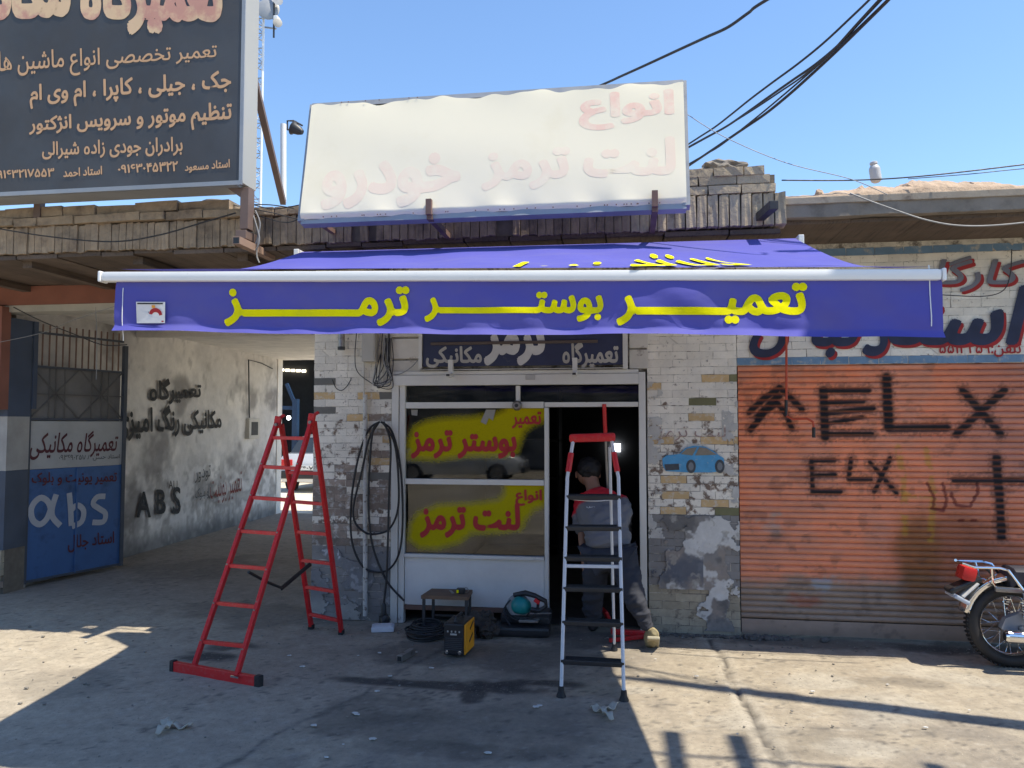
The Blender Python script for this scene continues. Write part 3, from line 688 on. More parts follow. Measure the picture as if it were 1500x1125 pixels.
# fascia
fs = empty('fascia_sign', tuple(V(766, 540, FY)), 'navy fascia sign with white Persian lettering above the shop window, half hidden by the awning', 'sign')
fbox(622, 452, 912, 538, 'panel', mat('navy_panel', (.022, .03, .075), .5, .25, 5, .1, 20, c2=(.1, .1, .1), ms=9, lo=.62, hi=.75), fs, -.06, -.03)
for q in [(616, 445, 621.5, 541), (912.5, 445, 919, 541)]: fbox(*q, 'frame_stile', M_white, fs, -.075, -.0)
fbox(616, 539, 919, 543, 'frame_rail', M_white, fs, -.075, -.0); fbox(616, 440, 919, 445, 'frame_rail', M_white, fs, -.075, -.0)
M_sgl = mat('pale_sign_letters', (.42, .40, .36), .6, .15, 12, 0)
lettering(fs, 'تعمیرگاه', Q(824, 499, 906, 540, FY-.06), M_sgl, .035); lettering(fs, 'مکانیکی', Q(624, 507, 706, 539, FY-.06), M_sgl, .035)
lettering(fs, 'ترمز', Q(709, 470, 800, 536, FY-.06), mat('white_sign_letters', (.58, .57, .55), .6), .06)
fbox(634, 499, 876, 507, 'brown_strip', mat('brown_strip', (.10, .075, .065), .8), fs, -.083, -.07)
for (cx, y0, y1) in [(660, 527, 548), (842, 524, 546)]:
    bk = empty('steel_bracket', tuple(V(cx, y1, FY-.1)), 'short white square steel tube bracket %s of the navy fascia' % ('below the left end' if cx < 700 else 'below the right end'), 'bracket')
    a = V(cx-3.5, y1, FY-.12); b = V(cx+3.5, y0, FY-.12)
    MB().box((a.x, FY-.13, a.z), (b.x, FY-.09, b.z), .003).build('upright_tube', M_white, bk); MB().box((a.x, FY-.22, a.z-.03), (b.x, FY-.09, a.z+.002), .003).build('tube_arm', M_white, bk)
    MB().box((a.x+.006, FY-.223, a.z-.024), (b.x-.006, FY-.219, a.z-.006)).build('tube_mouth', M_black, bk)
p = V(757, 594, FY-.06)
cm = empty('dome_camera', tuple(p), 'small grey round security camera fixed over the window rail', 'camera')
MB().lathe(p+Vector((0, .04, 0)), (0, -1, 0), [(0, .04), (.02, .045), (.045, .04), (.06, .028)], 20).build('housing', M_steel, cm, True); MB().lathe(p+Vector((0, -.019, 0)), (0, -1, 0), [(0, .016), (.006, .016)], 16).build('lens', M_black, cm)

# ================================================================== ROLLER SHUTTER
SY_ = FY+.03; sx0, sx1 = XR1-.0, 3.9; sz0 = .02; sz1 = wz0
rs_ = empty('roller_shutter', (sx0, SY_, 0), 'orange ribbed roller shutter with black spray letters, closed', 'shutter')
def PW(pts): return [(V(x, y, SY_).x, V(x, y, SY_).z) for x, y in pts]
blk = [(PW(p), wd) for p, wd in [([(1097, 604), (1120, 583), (1142, 568), (1158, 583), (1174, 600)], .026), ([(1099, 630), (1118, 606), (1138, 590), (1150, 606), (1160, 628)], .024), ([(1108, 612), (1140, 580)], .03),
    ([(1203, 572), (1272, 572)], .022), ([(1203, 590), (1264, 588)], .02), ([(1205, 606), (1278, 598)], .024), ([(1205, 622), (1262, 611)], .018), ([(1208, 636), (1276, 636)], .022), ([(1206, 572), (1208, 640)], .035),
    ([(1298, 553), (1301, 628), (1386, 627)], .03), ([(1298, 553), (1301, 625)], .04), ([(1409, 572), (1465, 636)], .03), ([(1470, 572), (1400, 636)], .03),
    ([(1188, 675), (1222, 674)], .018), ([(1189, 697), (1222, 695)], .018), ([(1188, 675), (1190, 720), (1230, 720)], .018), ([(1246, 672), (1242, 702), (1275, 702)], .018), ([(1274, 677), (1312, 722)], .018), ([(1303, 671), (1280, 720)], .018),
    ([(1396, 703), (1540, 703)], .022), ([(1458, 671), (1463, 730), (1466, 786)], .034)]]
yel = [(PW(p), .04) for p in [[(1315, 655), (1322, 700), (1325, 780)], [(1356, 655), (1366, 725), (1362, 790)], [(1312, 724), (1372, 726)]]]
rdd = [(PW(p), .016) for p in [[(1358, 708), (1368, 730), (1365, 745), (1380, 748), (1386, 735), (1380, 708)], [(1392, 722), (1400, 740), (1420, 742), (1432, 720), (1430, 708)], [(1404, 762), (1410, 762)], [(1422, 762), (1428, 762)]]]
def shutter_col(P, tv):
    X, Z = P[:, 0], P[:, 2]; n = fbm(X*2.2, Z*2.2); n2 = fbm(X*9, Z*14)
    C = np.tile(np.array(s2l(232, 148, 112)), (len(X), 1)); C = mixc(C, s2l(236, 138, 94), sstep(1.5, 2.3, Z)*.6)
    C = mixc(C, s2l(206, 144, 118), sstep(.45, .7, n)*.7)
    zz = Z+(n-.5)*.35+(n2-.5)*.1
    C = mixc(C, (.30, .25, .20), sstep(.56, .38, zz)*.92)
    C = mixc(C, s2l(150, 118, 110), sstep(2.2, 3.0, X)*sstep(.9, 1.5, Z)*.5)
    c = V(1395, 815, SY_); q = np.hypot((X-c.x)/.52, (Z-c.z)/.42)+(n2-.5)*.5+(n-.5)*.8; C = mixc(C, (.20, .075, .035), sstep(1.2, .4, q)*.6)
    q = np.hypot((X-V(1345, 800, SY_).x)/.2, (Z-V(1345, 810, SY_).z)/.4)+(n2-.5)*.5; C = mixc(C, (.24, .11, .03), sstep(1.1, .5, q)*.5)
    for px, py, c2 in [(1130, 770, (.36, .36, .33)), (1200, 852, (.34, .42, .48)), (1135, 790, (.08, .09, .085)), (1115, 760, (.3, .3, .26)), (1180, 880, (.4, .1, .05))]:
        p = V(px, py, SY_); C = mixc(C, c2, sstep(1.2, .2, np.hypot((X-p.x)/.12, (Z-p.z)/.06)+(n2-.5)*3.2)*.5)
    C = mixc(C, (.06, .05, .045), sstep(.6, .72, n2)*.3)
    j = X+(fbm(X*30, Z*30, 2)-.5)*.012
    for pts, wd in yel: C = mixc(C, s2l(190, 150, 50), sstep(wd, wd*.2, segd(j, Z, pts))*.5*(fbm(X*14, Z*14) > .42))
    for pts, wd in rdd: C = mixc(C, (.13, .015, .02), sstep(wd, wd*.5, segd(j, Z, pts))*.75)
    d_all = np.min([segd(j, Z, p_)-w_*.8 for p_, w_ in blk], 0); C = mixc(C, (.03, .025, .028), sstep(.05, 0, d_all+(fbm(X*60, Z*60, 2)-.5)*.09)*.5)
    for pts, wd in blk: C = mixc(C, (.014, .014, .017), sstep(wd*1.25, wd*.7, segd(j, Z, pts))*np.clip(1.45-tv*1.2, 0, 1))
    C = mixc(C, (.52, .12, .06), sstep(.75, 1, tv)*sstep(.7, 1.1, Z)*.55*(fbm(X*3, Z*40, 2) > .4)); return C*np.clip(.86+.28*fbm(X*2, Z*24, 3), 0, 2)[:, None]
M_shut = mat('weathered_shutter_paint', (.3, .2, .2), .8, .12, 8, .15, 60, attr='col', spec=.25)
ns = 43; sh_h = (sz1-.12-sz0)/ns; prof = [(0, .002), (.1, -.006), (.3, -.0135), (.5, -.016), (.7, -.0135), (.86, -.006), (.93, .004), (1., .006)]
for i in range(ns):
    z0 = sz0+.12+i*sh_h; nx = 330; rows = len(prof); bow = random.uniform(-.004, .004)
    def fn(u, v):
        k = np.rint(v*(rows-1)).astype(int); t = np.array([p[0] for p in prof])[k]; d = np.array([p[1] for p in prof])[k]
        X = sx0+.008+u*(sx1-sx0-.01); return np.stack([X, SY_+d+bow*np.sin(X*1.7)+.010*(fbm(X*1.1+i*.2, X*0+i*.17, 4)-.5), z0+t*sh_h+u*0], 1)
    tv = np.repeat(np.abs(np.array([p[0] for p in prof])-.48)*2.0, nx)
    grid('slat', nx, rows, fn, M_shut, rs_, lambda P: shutter_col(P, tv))
grid('bottom_bar', 330, 8, lambda u, v: np.stack([sx0+.008+u*(sx1-sx0-.01), SY_-.02-.006*np.sin(v*3.1), sz0+v*.12], 1), M_shut, rs_, lambda P: shutter_col(P, np.full(len(P), .5)))
MB().box((sx0+.005, SY_+.02, sz0), (sx1, SY_+.04, sz1-.003)).build('backing_sheet', M_dk, rs_)
# orange gas pipe
gp = [V(1152, 490, FY-.1), V(1152, 600, FY-.1)]
pq = [V(1152, 440, FY-.1), V(1152, 600, FY-.1), V(1153, 610, FY-.1), V(1162, 614, FY-.12), V(1182, 613, FY-.14), V(1191, 618, FY-.14), V(1192, 626, FY-.14)]
gpe = empty('gas_pipe', tuple(pq[1]), 'thin orange pipe hanging under the awning in front of the shutter', 'pipe')
MB().tube(pq, .0095, 8).build('orange_pipe', mat('orange_pipe', s2l(190, 75, 45), .5), gpe, True); MB().tube([pq[-1], V(1192, 641, FY-.14)], .014, 8).build('black_end', M_black, gpe, True)
MB().tube([V(1151.5, 586, FY-.1), V(1151.5, 609, FY-.1)], .013, 8).build('black_sleeve', M_black, gpe, True)

# ================================================================== AWNING
AF, AB = 3.4, 5.74
aL, aR = V(171, 405, AF), V(1378, 405, AF)
zfL, zfR = V(171, 411, AF).z, V(1378, 410, AF).z; bzL, bzR = V(443, 369, AB).z, V(1165, 349, AB).z
bL, bR = V(443, 369, AB).x, V(1165, 349, AB).x
aw = empty('awning', ((aL.x+aR.x)/2, AB, 3.1), 'violet fabric awning with yellow Persian lettering and a white front bar, spread over the shop', 'awning')
pL = V(149, 405, AF-.02); pR = V(1380, 402, AF-.02)
def lerp(a, b, t): return a+(b-a)*t
def fab(p_u, p_v):
    """fabric surface; u 0..1 left-right, v 0 front .. 1 back"""
    x = lerp(lerp(aL.x, aR.x, p_u), lerp(bL, bR, p_u), p_v); y = lerp(AF+.02, AB, p_v); z = lerp(lerp(zfL, zfR, p_u)+.06, lerp(bzL, bzR, p_u), p_v)
    z = z-.035*np.sin(np.pi*p_v)*(1+.5*np.sin(p_u*9))+.006*np.sin(p_u*40+p_v*7)*np.sin(np.pi*p_v)*(1) - .035*np.sin(np.pi*p_v)*np.exp(-np.minimum(p_u, 1-p_u)*10)*1.0
    return x, y, z
grid('canopy', 160, 60, lambda u, v: np.stack(fab(u, v), 1), M_canopy, aw)
def wrk(x, z):
    t = (zfL-z)/.38
    cr = .010*np.abs(np.sin(x*2.9+z*4.5+.6*np.sin(x*1.3)))*np.exp(-t*1.2)+.007*np.abs(np.sin(x*4.7-z*7+1))*np.exp(-((t-.5)/.3)**2)+.0035*(fbm(x*7+50, z*16+50, 3)-.5)
    return cr*np.clip(t*8, 0, 1)+(.008*np.sin(x*5.1+z*3)+.009*np.sin(x*11.3-z*14)+.006*np.sin(x*23+z*31))*np.clip(t, 0, 1)+.02*np.sin(x*1.7+1)*np.clip(t, 0, 1)
VBL, VBR = V(171, 486, AF).z, V(1378, 496, AF).z
def val(u, v):
    x = aL.x+u*(aR.x-aL.x); top = lerp(zfL, zfR, u)+.01; bot = lerp(VBL, VBR, u)+.003*np.sin(u*21)+.003*np.sin(u*8+2)
    z = lerp(bot, top, v); y = AF-wrk(x, z)-.03*np.clip((.13-v)/.13, 0, 1)**1.3; return np.stack([x, y, z], 1)
grid('valance', 420, 50, val, M_canopy, aw)
MB().add([(bL, AB-.01, bzL-.004), (bR, AB-.01, bzR-.004), (bR+.03, EY+.06, bzR+.03), (bL-.03, EY+.06, bzL+.03)], [(0, 1, 2, 3)]).build('sun_leak_flap', M_canopy, aw)  # sheet added to keep sun from leaking between awning and cornice
MB().bar(Vector((pL.x, AF, pL.z)), Vector((pR.x, AF, pR.z)), .055, .048, bev=.014).build('front_bar', M_bar, aw, True)
for pp, s in ((pL, -1), (pR, 1)): MB().box((pp.x-.008+.008*s, AF-.031, pp.z-.027), (pp.x+.008+.008*s, AF+.031, pp.z+.027), .008).build('end_cap', M_bar, aw)
MB().tube([(bL-.03, AB+.05, bzL-.05), (bR+.03, AB+.05, bzR-.05)], .04, 14).build('roller_tube', M_bar, aw, True)
for xx, zz in ((bL-.05, bzL), (bR+.04, bzR)): MB().box((xx-.02, AB-.01, zz-.09), (xx+.02, AB+.1, zz+.025), .006).build('roller_bracket', M_bar, aw)
for s, (x0, x1, xm) in enumerate([(bL+.5, aL.x+.35, aL.x+1.3), (bR-.5, aR.x-.35, aR.x-1.3)]):
    m_ = Vector((xm, 4.6, 2.55)); MB().bar((x0, AB-.02, bzL-.2), m_, .05, .03).build('folding_arm', M_bar, aw); MB().bar(m_, (x1, AF+.03, 2.33), .05, .03).build('folding_arm', M_bar, aw)
for s, xx in ((-1, aL.x+.045), (1, aR.x-.05)):
    b = MB()
    for i in range(24): z0 = 2.14+.26*i/24; b.box((xx-.0012, AF-.045-float(wrk(xx, z0)), z0), (xx+.0012, AF-.004-float(wrk(xx, z0)), z0+.0075))
    MB().tube([(xx+.002*s, AF-float(wrk(xx, 2.15+.28*i/12))-.003, 2.15+.28*i/12) for i in range(12)], .0022, 4).build('white_stitching', M_bar, aw)
mp = lambda p, l: Vector((p.x, AF-float(wrk(p.x, p.z))-l, p.z))
for t, at, (x0, y0, x1, y1) in [('تعمیر', 4, (903, 415, 1181, 478)), ('بوستر', 4, (622, 428, 884, 472)), ('ترمز', 3, (329, 420, 601, 478))]:
    s = stretch(t, at, (x1-x0)/(y1-y0), .05); lettering(aw, s, Q(x0, y0, x1, y1, AF), M_yellow, .042, lift=.004, mapf=mp, cut=.12)
# sticker with a red crescent
stq = lambda x0, y0, x1, y1, m, l, n='sticker_mark': MB().add([mp(V(a, b, AF), l) for a, b in ((x0, y1), (x1, y1), (x1, y0), (x0, y0))], [(0, 1, 2, 3)]).build(n, m, aw)
stq(203, 443, 245, 474, mat('white_sticker', (.6, .6, .6), .4), .012, 'sticker')
stq(205, 444.5, 242, 446.5, M_black_paint, .014); stq(207, 470.5, 214, 472.5, M_black_paint, .014); stq(228, 470.5, 243, 472.5, M_glassred, .014)
b = MB(); pts = []
for i in range(13): a = math.pi*i/12; pts.append((231-10*math.cos(a), 462-10*math.sin(a)))
for i in range(13): a = math.pi*(12-i)/12; pts.append((231-5.5*math.cos(a), 463-5*math.sin(a)))
b.add([mp(V(x, y, AF), .014) for x, y in pts], [(i, i+1, 24-i, 25-i) for i in range(12)]); b.build('sticker_mark', M_glassred, aw)
stq(226, 448, 231, 452, mat('sticker_orange', s2l(220, 150, 40), .5), .015)
lettering(aw, 'سازان', Q(212, 457, 226, 468, AF), M_black_paint, .03, lift=.013, mapf=mp)
# lettering on the sloping canopy
def mapc(p, l):  # p carries (u,v) in x,z
    x, y, z = fab(np.array(p.x), np.array(p.z)); return Vector((float(x), float(y)-l*.3, float(z)+l))
M_yc = M_yellow
def canq(u0, u1, v0, v1): return [Vector((u0, 0, v1)), Vector((u1, 0, v1)), Vector((u1, 0, v0)), Vector((u0, 0, v0))]
def slant(u0, u1, vb, vl, vr): return [Vector((u0, 0, vl)), Vector((u1, 0, vr)), Vector((u1, 0, vb)), Vector((u0, 0, vb))]
lettering(aw, 'دیزند', slant(.66, .81, -.25, .5, .74), M_yc, .03, lift=.008, mapf=mapc, cut=.05, clip=(.3, 1))
lettering(aw, 'خدما', slant(.52, .65, -.25, .2, .3), M_yc, .03, lift=.008, mapf=mapc, cut=.05, clip=(.52, 1))

# ================================================================== WHITE ROOF SIGN
SGY = 5.25
c_ = [V(439, 318, SGY), V(1006, 298, SGY)]
zb_ = (c_[0].z+c_[1].z)/2; xl = c_[0].x; xr = c_[1].x
lean = .20; up_ = Vector((0, math.sin(lean), math.cos(lean))); nrm_ = Vector((0, -math.cos(lean), math.sin(lean)))
top = onp(720, 135, Vector((0, SGY, zb_)), nrm_); Hs = (top-Vector((top.x, SGY, zb_))).dot(up_)
rs2 = empty('roof_sign', ((xl+xr)/2, SGY, zb_), 'large cream fabric roof sign with faded pink Persian lettering, leaning back above the awning', 'sign')
M_canvas = mat('cream_canvas', (.90, .83, .64), .8, .02, 1, .15, 200, trans=.12, c2=(.85, .77, .56), ms=1.5, lo=.55, hi=.8)
def sgp(u, v, off=0):
    x = xl+u*(xr-xl); q = Hs*v
    d = .007*np.sin(u*38+v*5)*np.exp(-v*12)+.005*np.sin(u*61+v*9)*np.exp(-v*16)+.005*np.sin(u*26)*np.exp(-(1-v)*18)+.002*np.sin(u*7+v*9)+.004*np.sin(np.pi*u)*np.sin(np.pi*v)+off
    roll = np.clip((.035-v)/.035, 0, 1)**1.5*.03
    return x, SGY+up_.y*q+nrm_.y*(d-roll), zb_+up_.z*q+nrm_.z*(d-roll)
def canv(u, v):
    vv = v*(.975+.012*np.sin(u*23)+.01*np.sin(u*51+1)+.006*np.sin(u*90)); x, y, z = sgp(u, vv); return np.stack([x, y, z], 1)
grid('canvas', 260, 90, canv, M_canvas, rs2)
M_galv = mat('grey_galvanised', (.33, .34, .35), .5, .15, 3, .1, metal=.3)
O = Vector((xl, SGY, zb_))
def sp(u, v, n_): return Vector((xl+u*(xr-xl), SGY, zb_))+up_*(Hs*v)-nrm_*n_
for a, b_ in ((0, 0), (1, 1)): MB().bar(sp(a, -.01, .06), sp(a, 1.01, .06), .05, .08, up=nrm_).build('side_frame', M_galv, rs2)
MB().bar(sp(0, .985, .07), sp(1, .985, .07), .13, .04, up=up_).build('top_frame', M_galv, rs2); MB().bar(sp(0, -.012, .06), sp(1, -.012, .06), .07, .045, up=up_).build('bottom_frame', M_galv, rs2)
MB().add([sp(0, 0, .10), sp(1, 0, .10), sp(1, 1, .10), sp(0, 1, .10)], [(0, 1, 2, 3)]).build('back_sheet', M_galv, rs2)
for a in (.33, .66): MB().bar(sp(a, 0, .085), sp(a, 1, .085), .04, .03, up=nrm_).build('inner_post', M_galv, rs2)
M_pink = mat('faded_pink', (.88, .62, .50), .8, .03, 3, 0, trans=.12, c2=(.90, .76, .60), ms=5, lo=.45, hi=.6)
M_pink2 = mat('faint_pink', (.89, .74, .585), .8, .02, 3, 0, trans=.12, c2=(.90, .80, .625), ms=5, lo=.45, hi=.6)
def mpS(p, l):
    rel = p-O; u = (p.x-xl)/(xr-xl); v = rel.dot(up_)/Hs; x, y, z = sgp(u, v, l); return Vector((float(x), float(y), float(z)))
def QS(x0, y0, x1, y1, tl, bl): return Qn(x0, y0, x1, y1, O, nrm_, tl, bl)
lettering(rs2, 'انواع', QS(848, 138, 988, 192, -8, -6), M_pink, .05, lift=.0009, mapf=mpS, lay=.000015, cut=.15)
lettering(rs2, 'لنت ترمز', QS(705, 215, 990, 280, -16, -8), M_pink2, .05, lift=.0009, mapf=mpS, lay=.000015, cut=.15)
lettering(rs2, 'خودرو', QS(470, 232, 675, 308, -10, -8), M_pink2, .05, lift=.0009, mapf=mpS, lay=.000015, cut=.15)
for px, py, st in [(630, 298, 0), (959, 286, 0)]:
    a = onp(px, py, O, nrm_); MB().bar(a+Vector((0, -.03, .02)), a+Vector((-.0, -.03, -.09)), .04, .04, up=(0, 1, 0)).build('bracket_post', M_rust, rs2)
    MB().bar(a+Vector((0, -.02, -.1)), a+Vector((-.0, .75, -.1)), .04, .04).build('bracket_arm', M_rust, rs2)
b = MB(); r0 = random.Random(4)
for i in range(40): p = sp(r0.random(), random.choice((.0, .99)) if i % 2 else 0.0, -.006); b.lathe(p, nrm_, [(0, .005), (.004, .005)], 6)
b.build('rivets', M_rust, rs2)['kind'] = 'stuff'
def sqtube(name, label, px, py, Yb, L_, m=M_rust, s=.055):
    p = V(px, py, Yb); t = empty(name, tuple(p), label, 'bracket')
    MB().box((p.x-s/2, Yb, p.z-s/2), (p.x+s/2, Yb+L_, p.z+s/2), .003).build('tube', m, t); MB().box((p.x-s/2+.007, Yb-.002, p.z-s/2+.007), (p.x+s/2-.007, Yb+.004, p.z+s/2-.007)).build('tube_mouth', M_black, t)
sqtube('steel_bracket', 'short square steel tube below the left corner of the white roof sign', 472, 329, 5.6, .4, M_rust, .035)
sqtube('steel_bracket', 'square steel tube sticking out of the cornice at the foot of the dark billboard', 346, 352, 5.45, .6, mat('rust_brown', (.3, .2, .15), .8), .06)
bk = empty('steel_bracket', tuple(V(1130, 300, 5.5)), 'dark rusty angled bracket jutting from the brick parapet', 'bracket')
MB().bar(V(1134, 300, 5.45), V(1105, 325, 6.0), .06, .06, bev=.004).build('bracket_arm', M_dark, bk); MB().bar(V(1106, 322, 6.), V(1098, 345, 6.1), .05, .05).build('bracket_foot', M_dark, bk)

# ================================================================== BILLBOARD
BY = 5.55
bx1 = V(350, 268, BY).x; bz0 = V(350, 267, BY).z; bz1 = 5.75; bx0 = -7.2
bb = empty('billboard', ((bx0+bx1)/2, BY, bz0), 'dark billboard with tan Persian lettering standing on the roof over the passage', 'billboard')
MB().box((bx0, BY, bz0), (bx1, BY+.02, bz1)).build('face_panel', mat('charcoal_vinyl', (.056, .055, .056), .55, .12, 2, .05, 30, c2=(.075, .078, .082), ms=1.2, lo=.4, hi=.7), bb)
MB().box((bx1-.02, BY+.003, bz0+.002), (bx1+.02, BY+.24, bz1-.002)).build('side_panel', mat('pale_sheet', (.40, .39, .35), .5, .06, 1, .05), bb)
MB().box((bx0, BY+.022, bz0-.02), (bx1-.022, BY+.24, bz0+.03)).build('bottom_panel', M_galv, bb); MB().box((bx0, BY+.2, bz0+.032), (bx1-.022, BY+.23, bz1)).build('back_panel', M_galv, bb)
MB().box((bx1+.001, BY-.006, bz0-.01), (bx1+.03, BY+.0025, bz1)).build('edge_trim', M_galv, bb); MB().box((bx0, BY-.012, bz0-.022), (bx1+.03, BY-.001, bz0+.012)).build('edge_trim', M_galv, bb)
M_tan = mat('tan_lettering', s2l(208, 164, 122), .6, .08, 4, 0); M_tan2 = mat('glossy_cream_lettering', s2l(225, 190, 150), .6, .1, 2, 0, c2=s2l(205, 150, 130), ms=3, lo=.45, hi=.55)
for t, q, tl, bl, bo in [('تعمیر تخصصی انواع ماشین ه', (-12, 92, 318, 94), -26, 0, .02)]: pass
def BQ(x0, yl0, yl1, x1, yr0, yr1): return [V(x0, yl0, BY), V(x1, yr0, BY), V(x1, yr1, BY), V(x0, yl1, BY)]
BT = Vector((0, 0, 0))
lettering(bb, 'تعمیر تخصصی انواع ماشین های', BQ(-22, 76, 122, 318, 64, 94), M_tan, .012)
lettering(bb, 'جک ، جیلی ، کاپرا ، ام وی ام', BQ(44, 124, 160, 339, 102, 142), M_tan, .028)
lettering(bb, 'تنظیم موتور و سرویس انژکتور', BQ(43, 172, 202, 340, 148, 188), M_tan, .028)
lettering(bb, 'برادران جودی زاده شیرالی', BQ(62, 208, 234, 268, 200, 228), M_tan, .024)
lettering(bb, 'استاد مسعود', BQ(271, 240, 254, 337, 233, 249), M_tan, .03); lettering(bb, '۰۹۱۶۳۰۴۵۳۲۲', BQ(173, 242, 254, 261, 236, 251), M_tan, .03)
lettering(bb, 'استاد احمد', BQ(93, 247, 260, 150, 243, 256), M_tan, .03); lettering(bb, '۰۹۱۶۳۲۱۷۵۵۳', BQ(-8, 250, 262, 80, 246, 259), M_tan, .03)
lettering(bb, 'تعمیرگاه', BQ(118, -60, 48, 328, -70, 58), M_tan2, .07); lettering(bb, 'مکانیک', BQ(-90, -60, 55, 104, -60, 44), M_tan2, .07)
MB().box((bx1-.02, BY+.06, 3.28), (bx1+.05, BY+.16, bz0-.021), .004).build('front_post', mat('brown_post', (.16, .11, .09), .7, .25), bb)
MB().box((bx1+.05-.1, BY+.05, 3.2), (bx1+.04, BY+.5, 3.27), .004).build('foot_tube', MATS['brown_post'], bb)
MB().prism([(bx1-.02, BY+.07, bz0-.022), (bx1-.02, BY+.07, bz0-.1), (bx1-.13, BY+.07, bz0-.022)], (0, .05, 0)).build('gusset', MATS['brown_post'], bb)
MB().bar(V(371, 112, 5.9), V(415, 297, 7.4), .055, .055).build('back_brace', MATS['brown_post'], bb)
for xx in (-6.8, -5.): MB().box((xx, BY+.26, 3.5), (xx+.06, BY+.32, bz1)).build('rear_post', MATS['brown_post'], bb)

# ================================================================== ROOF ITEMS
def mast():
    Y = 14.; c = V(378, 200, Y); s = .15; t = empty('lattice_mast', (c.x, Y, 3.5), 'grey lattice telecom mast with antennas behind the billboard', 'mast')
    legs = [(c.x-s, Y-s), (c.x+s, Y-s), (c.x, Y+s)]; z1 = 11.5
    for x, y in legs: MB().tube([(x, y, 3.4), (x, y, z1)], .022, 6).build('mast_leg', M_bar, t, True)
    b = MB(); z = 3.4; k = 0
    while z < z1-.3:
        for i in range(3):
            p = legs[i]; q = legs[(i+1) % 3]; b.tube([(p[0], p[1], z), (q[0], q[1], z+.3)] if k % 2 else [(q[0], q[1], z), (p[0], p[1], z+.3)], .008, 4); b.tube([(p[0], p[1], z), (q[0], q[1], z)], .012, 4)
        z += .3; k += 1
    b.build('lacing', M_galv, t)
    MB().tube([(c.x-.06, Y-.16, 3.4)]+[(c.x-.09+.015*math.sin(i*1.3), Y-.16, 3.6+i*.4) for i in range(19)], .028, 6).build('feeder_cable', M_cable, t, True)
    p = V(406, 36, Y-.2); MB().bar(V(388, 40, Y), V(404, 42, Y-.2), .03, .03).build('antenna_arm', M_galv, t); MB().tube([V(401, 55, Y-.2), V(402, -40, Y-.2)], .018, 6).build('antenna_pole', M_dark, t, True)
    MB().lathe(p, (.6, -1, .0), [(0, .04), (.05, .08), (.08, .09), (.09, .06)], 18).build('dish', M_sgl, t, True); MB().box((p.x-.06, Y-.26, p.z+.02), (p.x+.03, Y-.1, p.z+.16), .02).build('antenna_box', M_bar, t)
    p = V(394, 18, Y-.1); MB().lathe(p, (.3, -1, .1), [(0, .04), (.06, .2), (.1, .22), (.12, .17)], 18).build('dish', M_galv, t, True); MB().lathe(V(406, 2, Y-.2), (.8, -1, 0), [(0, .05), (.05, .1)], 14).build('dish', M_galv, t, True)
mast()
p = V(414, 295, 7.6); lp = empty('lamp_pole', tuple(p), 'short white pole standing on the roof left of the white roof sign', 'pole')
MB().tube([V(415, 296, 7.6), V(415, 182, 7.6)], .032, 12).build('pole', M_bar, lp, True)
p = V(427, 185, 5.9); fl = empty('floodlight', tuple(p), 'small dark floodlight on an arm at the left edge of the white roof sign', 'lamp')
MB().tube([V(443, 184, 5.8), V(430, 177, 5.8), V(421, 177, 5.8), V(421, 190, 5.8), V(430, 190, 5.8)], .008, 6).build('arm', M_dark, fl); MB().lathe(V(443, 194, 5.8), (-1, 0, .55), [(0, .02), (.03, .035), (.075, .045), (.09, .06)], 14).build('lamp_head', M_dark, fl, True)
# far-left background house
hb = empty('white_house', (-17, 24, 0), 'white house with red brown columns far behind under the billboard', 'house')
MB().box((-26, 24, 0), (-16.6, 30, 7.2)).build('wall', mat('far_white', (.62, .60, .56), .8, .05), hb)
for xx in (-21.5, -17.4): MB().box((xx, 23.8, 0), (xx+.5, 23.98, 7.3)).build('column', mat('far_brown', (.3, .16, .12), .8), hb)
MB().box((-20.6, 23.9, 6.3), (-19.2, 23.99, 7.1)).build('window', mat('far_glass', (.15, .18, .22), .2), hb); MB().box((-18.9, 23.9, 6.3), (-17.7, 23.99, 7.1)).build('window', MATS['far_glass'], hb)
MB().box((-26.3, 23.6, 7.3), (-16.2, 30, 7.6)).build('roof_slab', MATS['far_white'], hb)

# ================================================================== PASSAGE
WP = G(265, 793); WQ = G(400, 754)
wd_ = (WQ-WP).normalized(); W0 = WP-wd_*((WP.y-7.25)/wd_.y); W1 = WP+wd_*((14.1-WP.y)/wd_.y); W0.z = W1.z = 0
wn = Vector((wd_.y, -wd_.x, 0))     # faces +X
def wallpt(px, py): return onp(px, py, W0, wn)
LW = (W1-W0).length
pw = empty('passage_wall', tuple(W0), 'stained plaster wall with black and red Persian graffiti along the left of the passage', 'wall')
def wcol(P):
    s = (P[:, 0]-W0.x)*wd_.x+(P[:, 1]-W0.y)*wd_.y; Z = P[:, 2]; n = fbm(s*1.4, Z*1.4); n2 = fbm(s*6, Z*6)
    C = np.tile(np.array([.60, .57, .54]), (len(s), 1)); C = mixc(C, (.76, .72, .67), sstep(.45, .65, n)*.8); C = mixc(C, (.24, .225, .215), sstep(.48, .72, fbm(s*1.8+9, Z*1.8+5))*.85)
    C = mixc(C, (.20, .185, .17), sstep(1.5, .8, Z)*sstep(.4, .6, n2)*.6); C = mixc(C, (.50, .48, .45), sstep(.66, .75, n2)*.5); C = mixc(C, (.08, .08, .08), sstep(.3, .05, Z+(n2-.5)*.3)*.7)
    C = mixc(C, (.20, .18, .17), sstep(.68, .8, fbm(s*5+4, Z*3))*.4); return C
grid('plaster', 260, 120, lambda u, v: np.stack([W0.x+wd_.x*LW*u+(fbm(u*30, v*12)-.5)*.03, W0.y+wd_.y*LW*u, 3.1*v], 1), mat('stained_plaster', (.3, .3, .3), .92, .15, 6, .7, 30, attr='col'), pw, wcol)
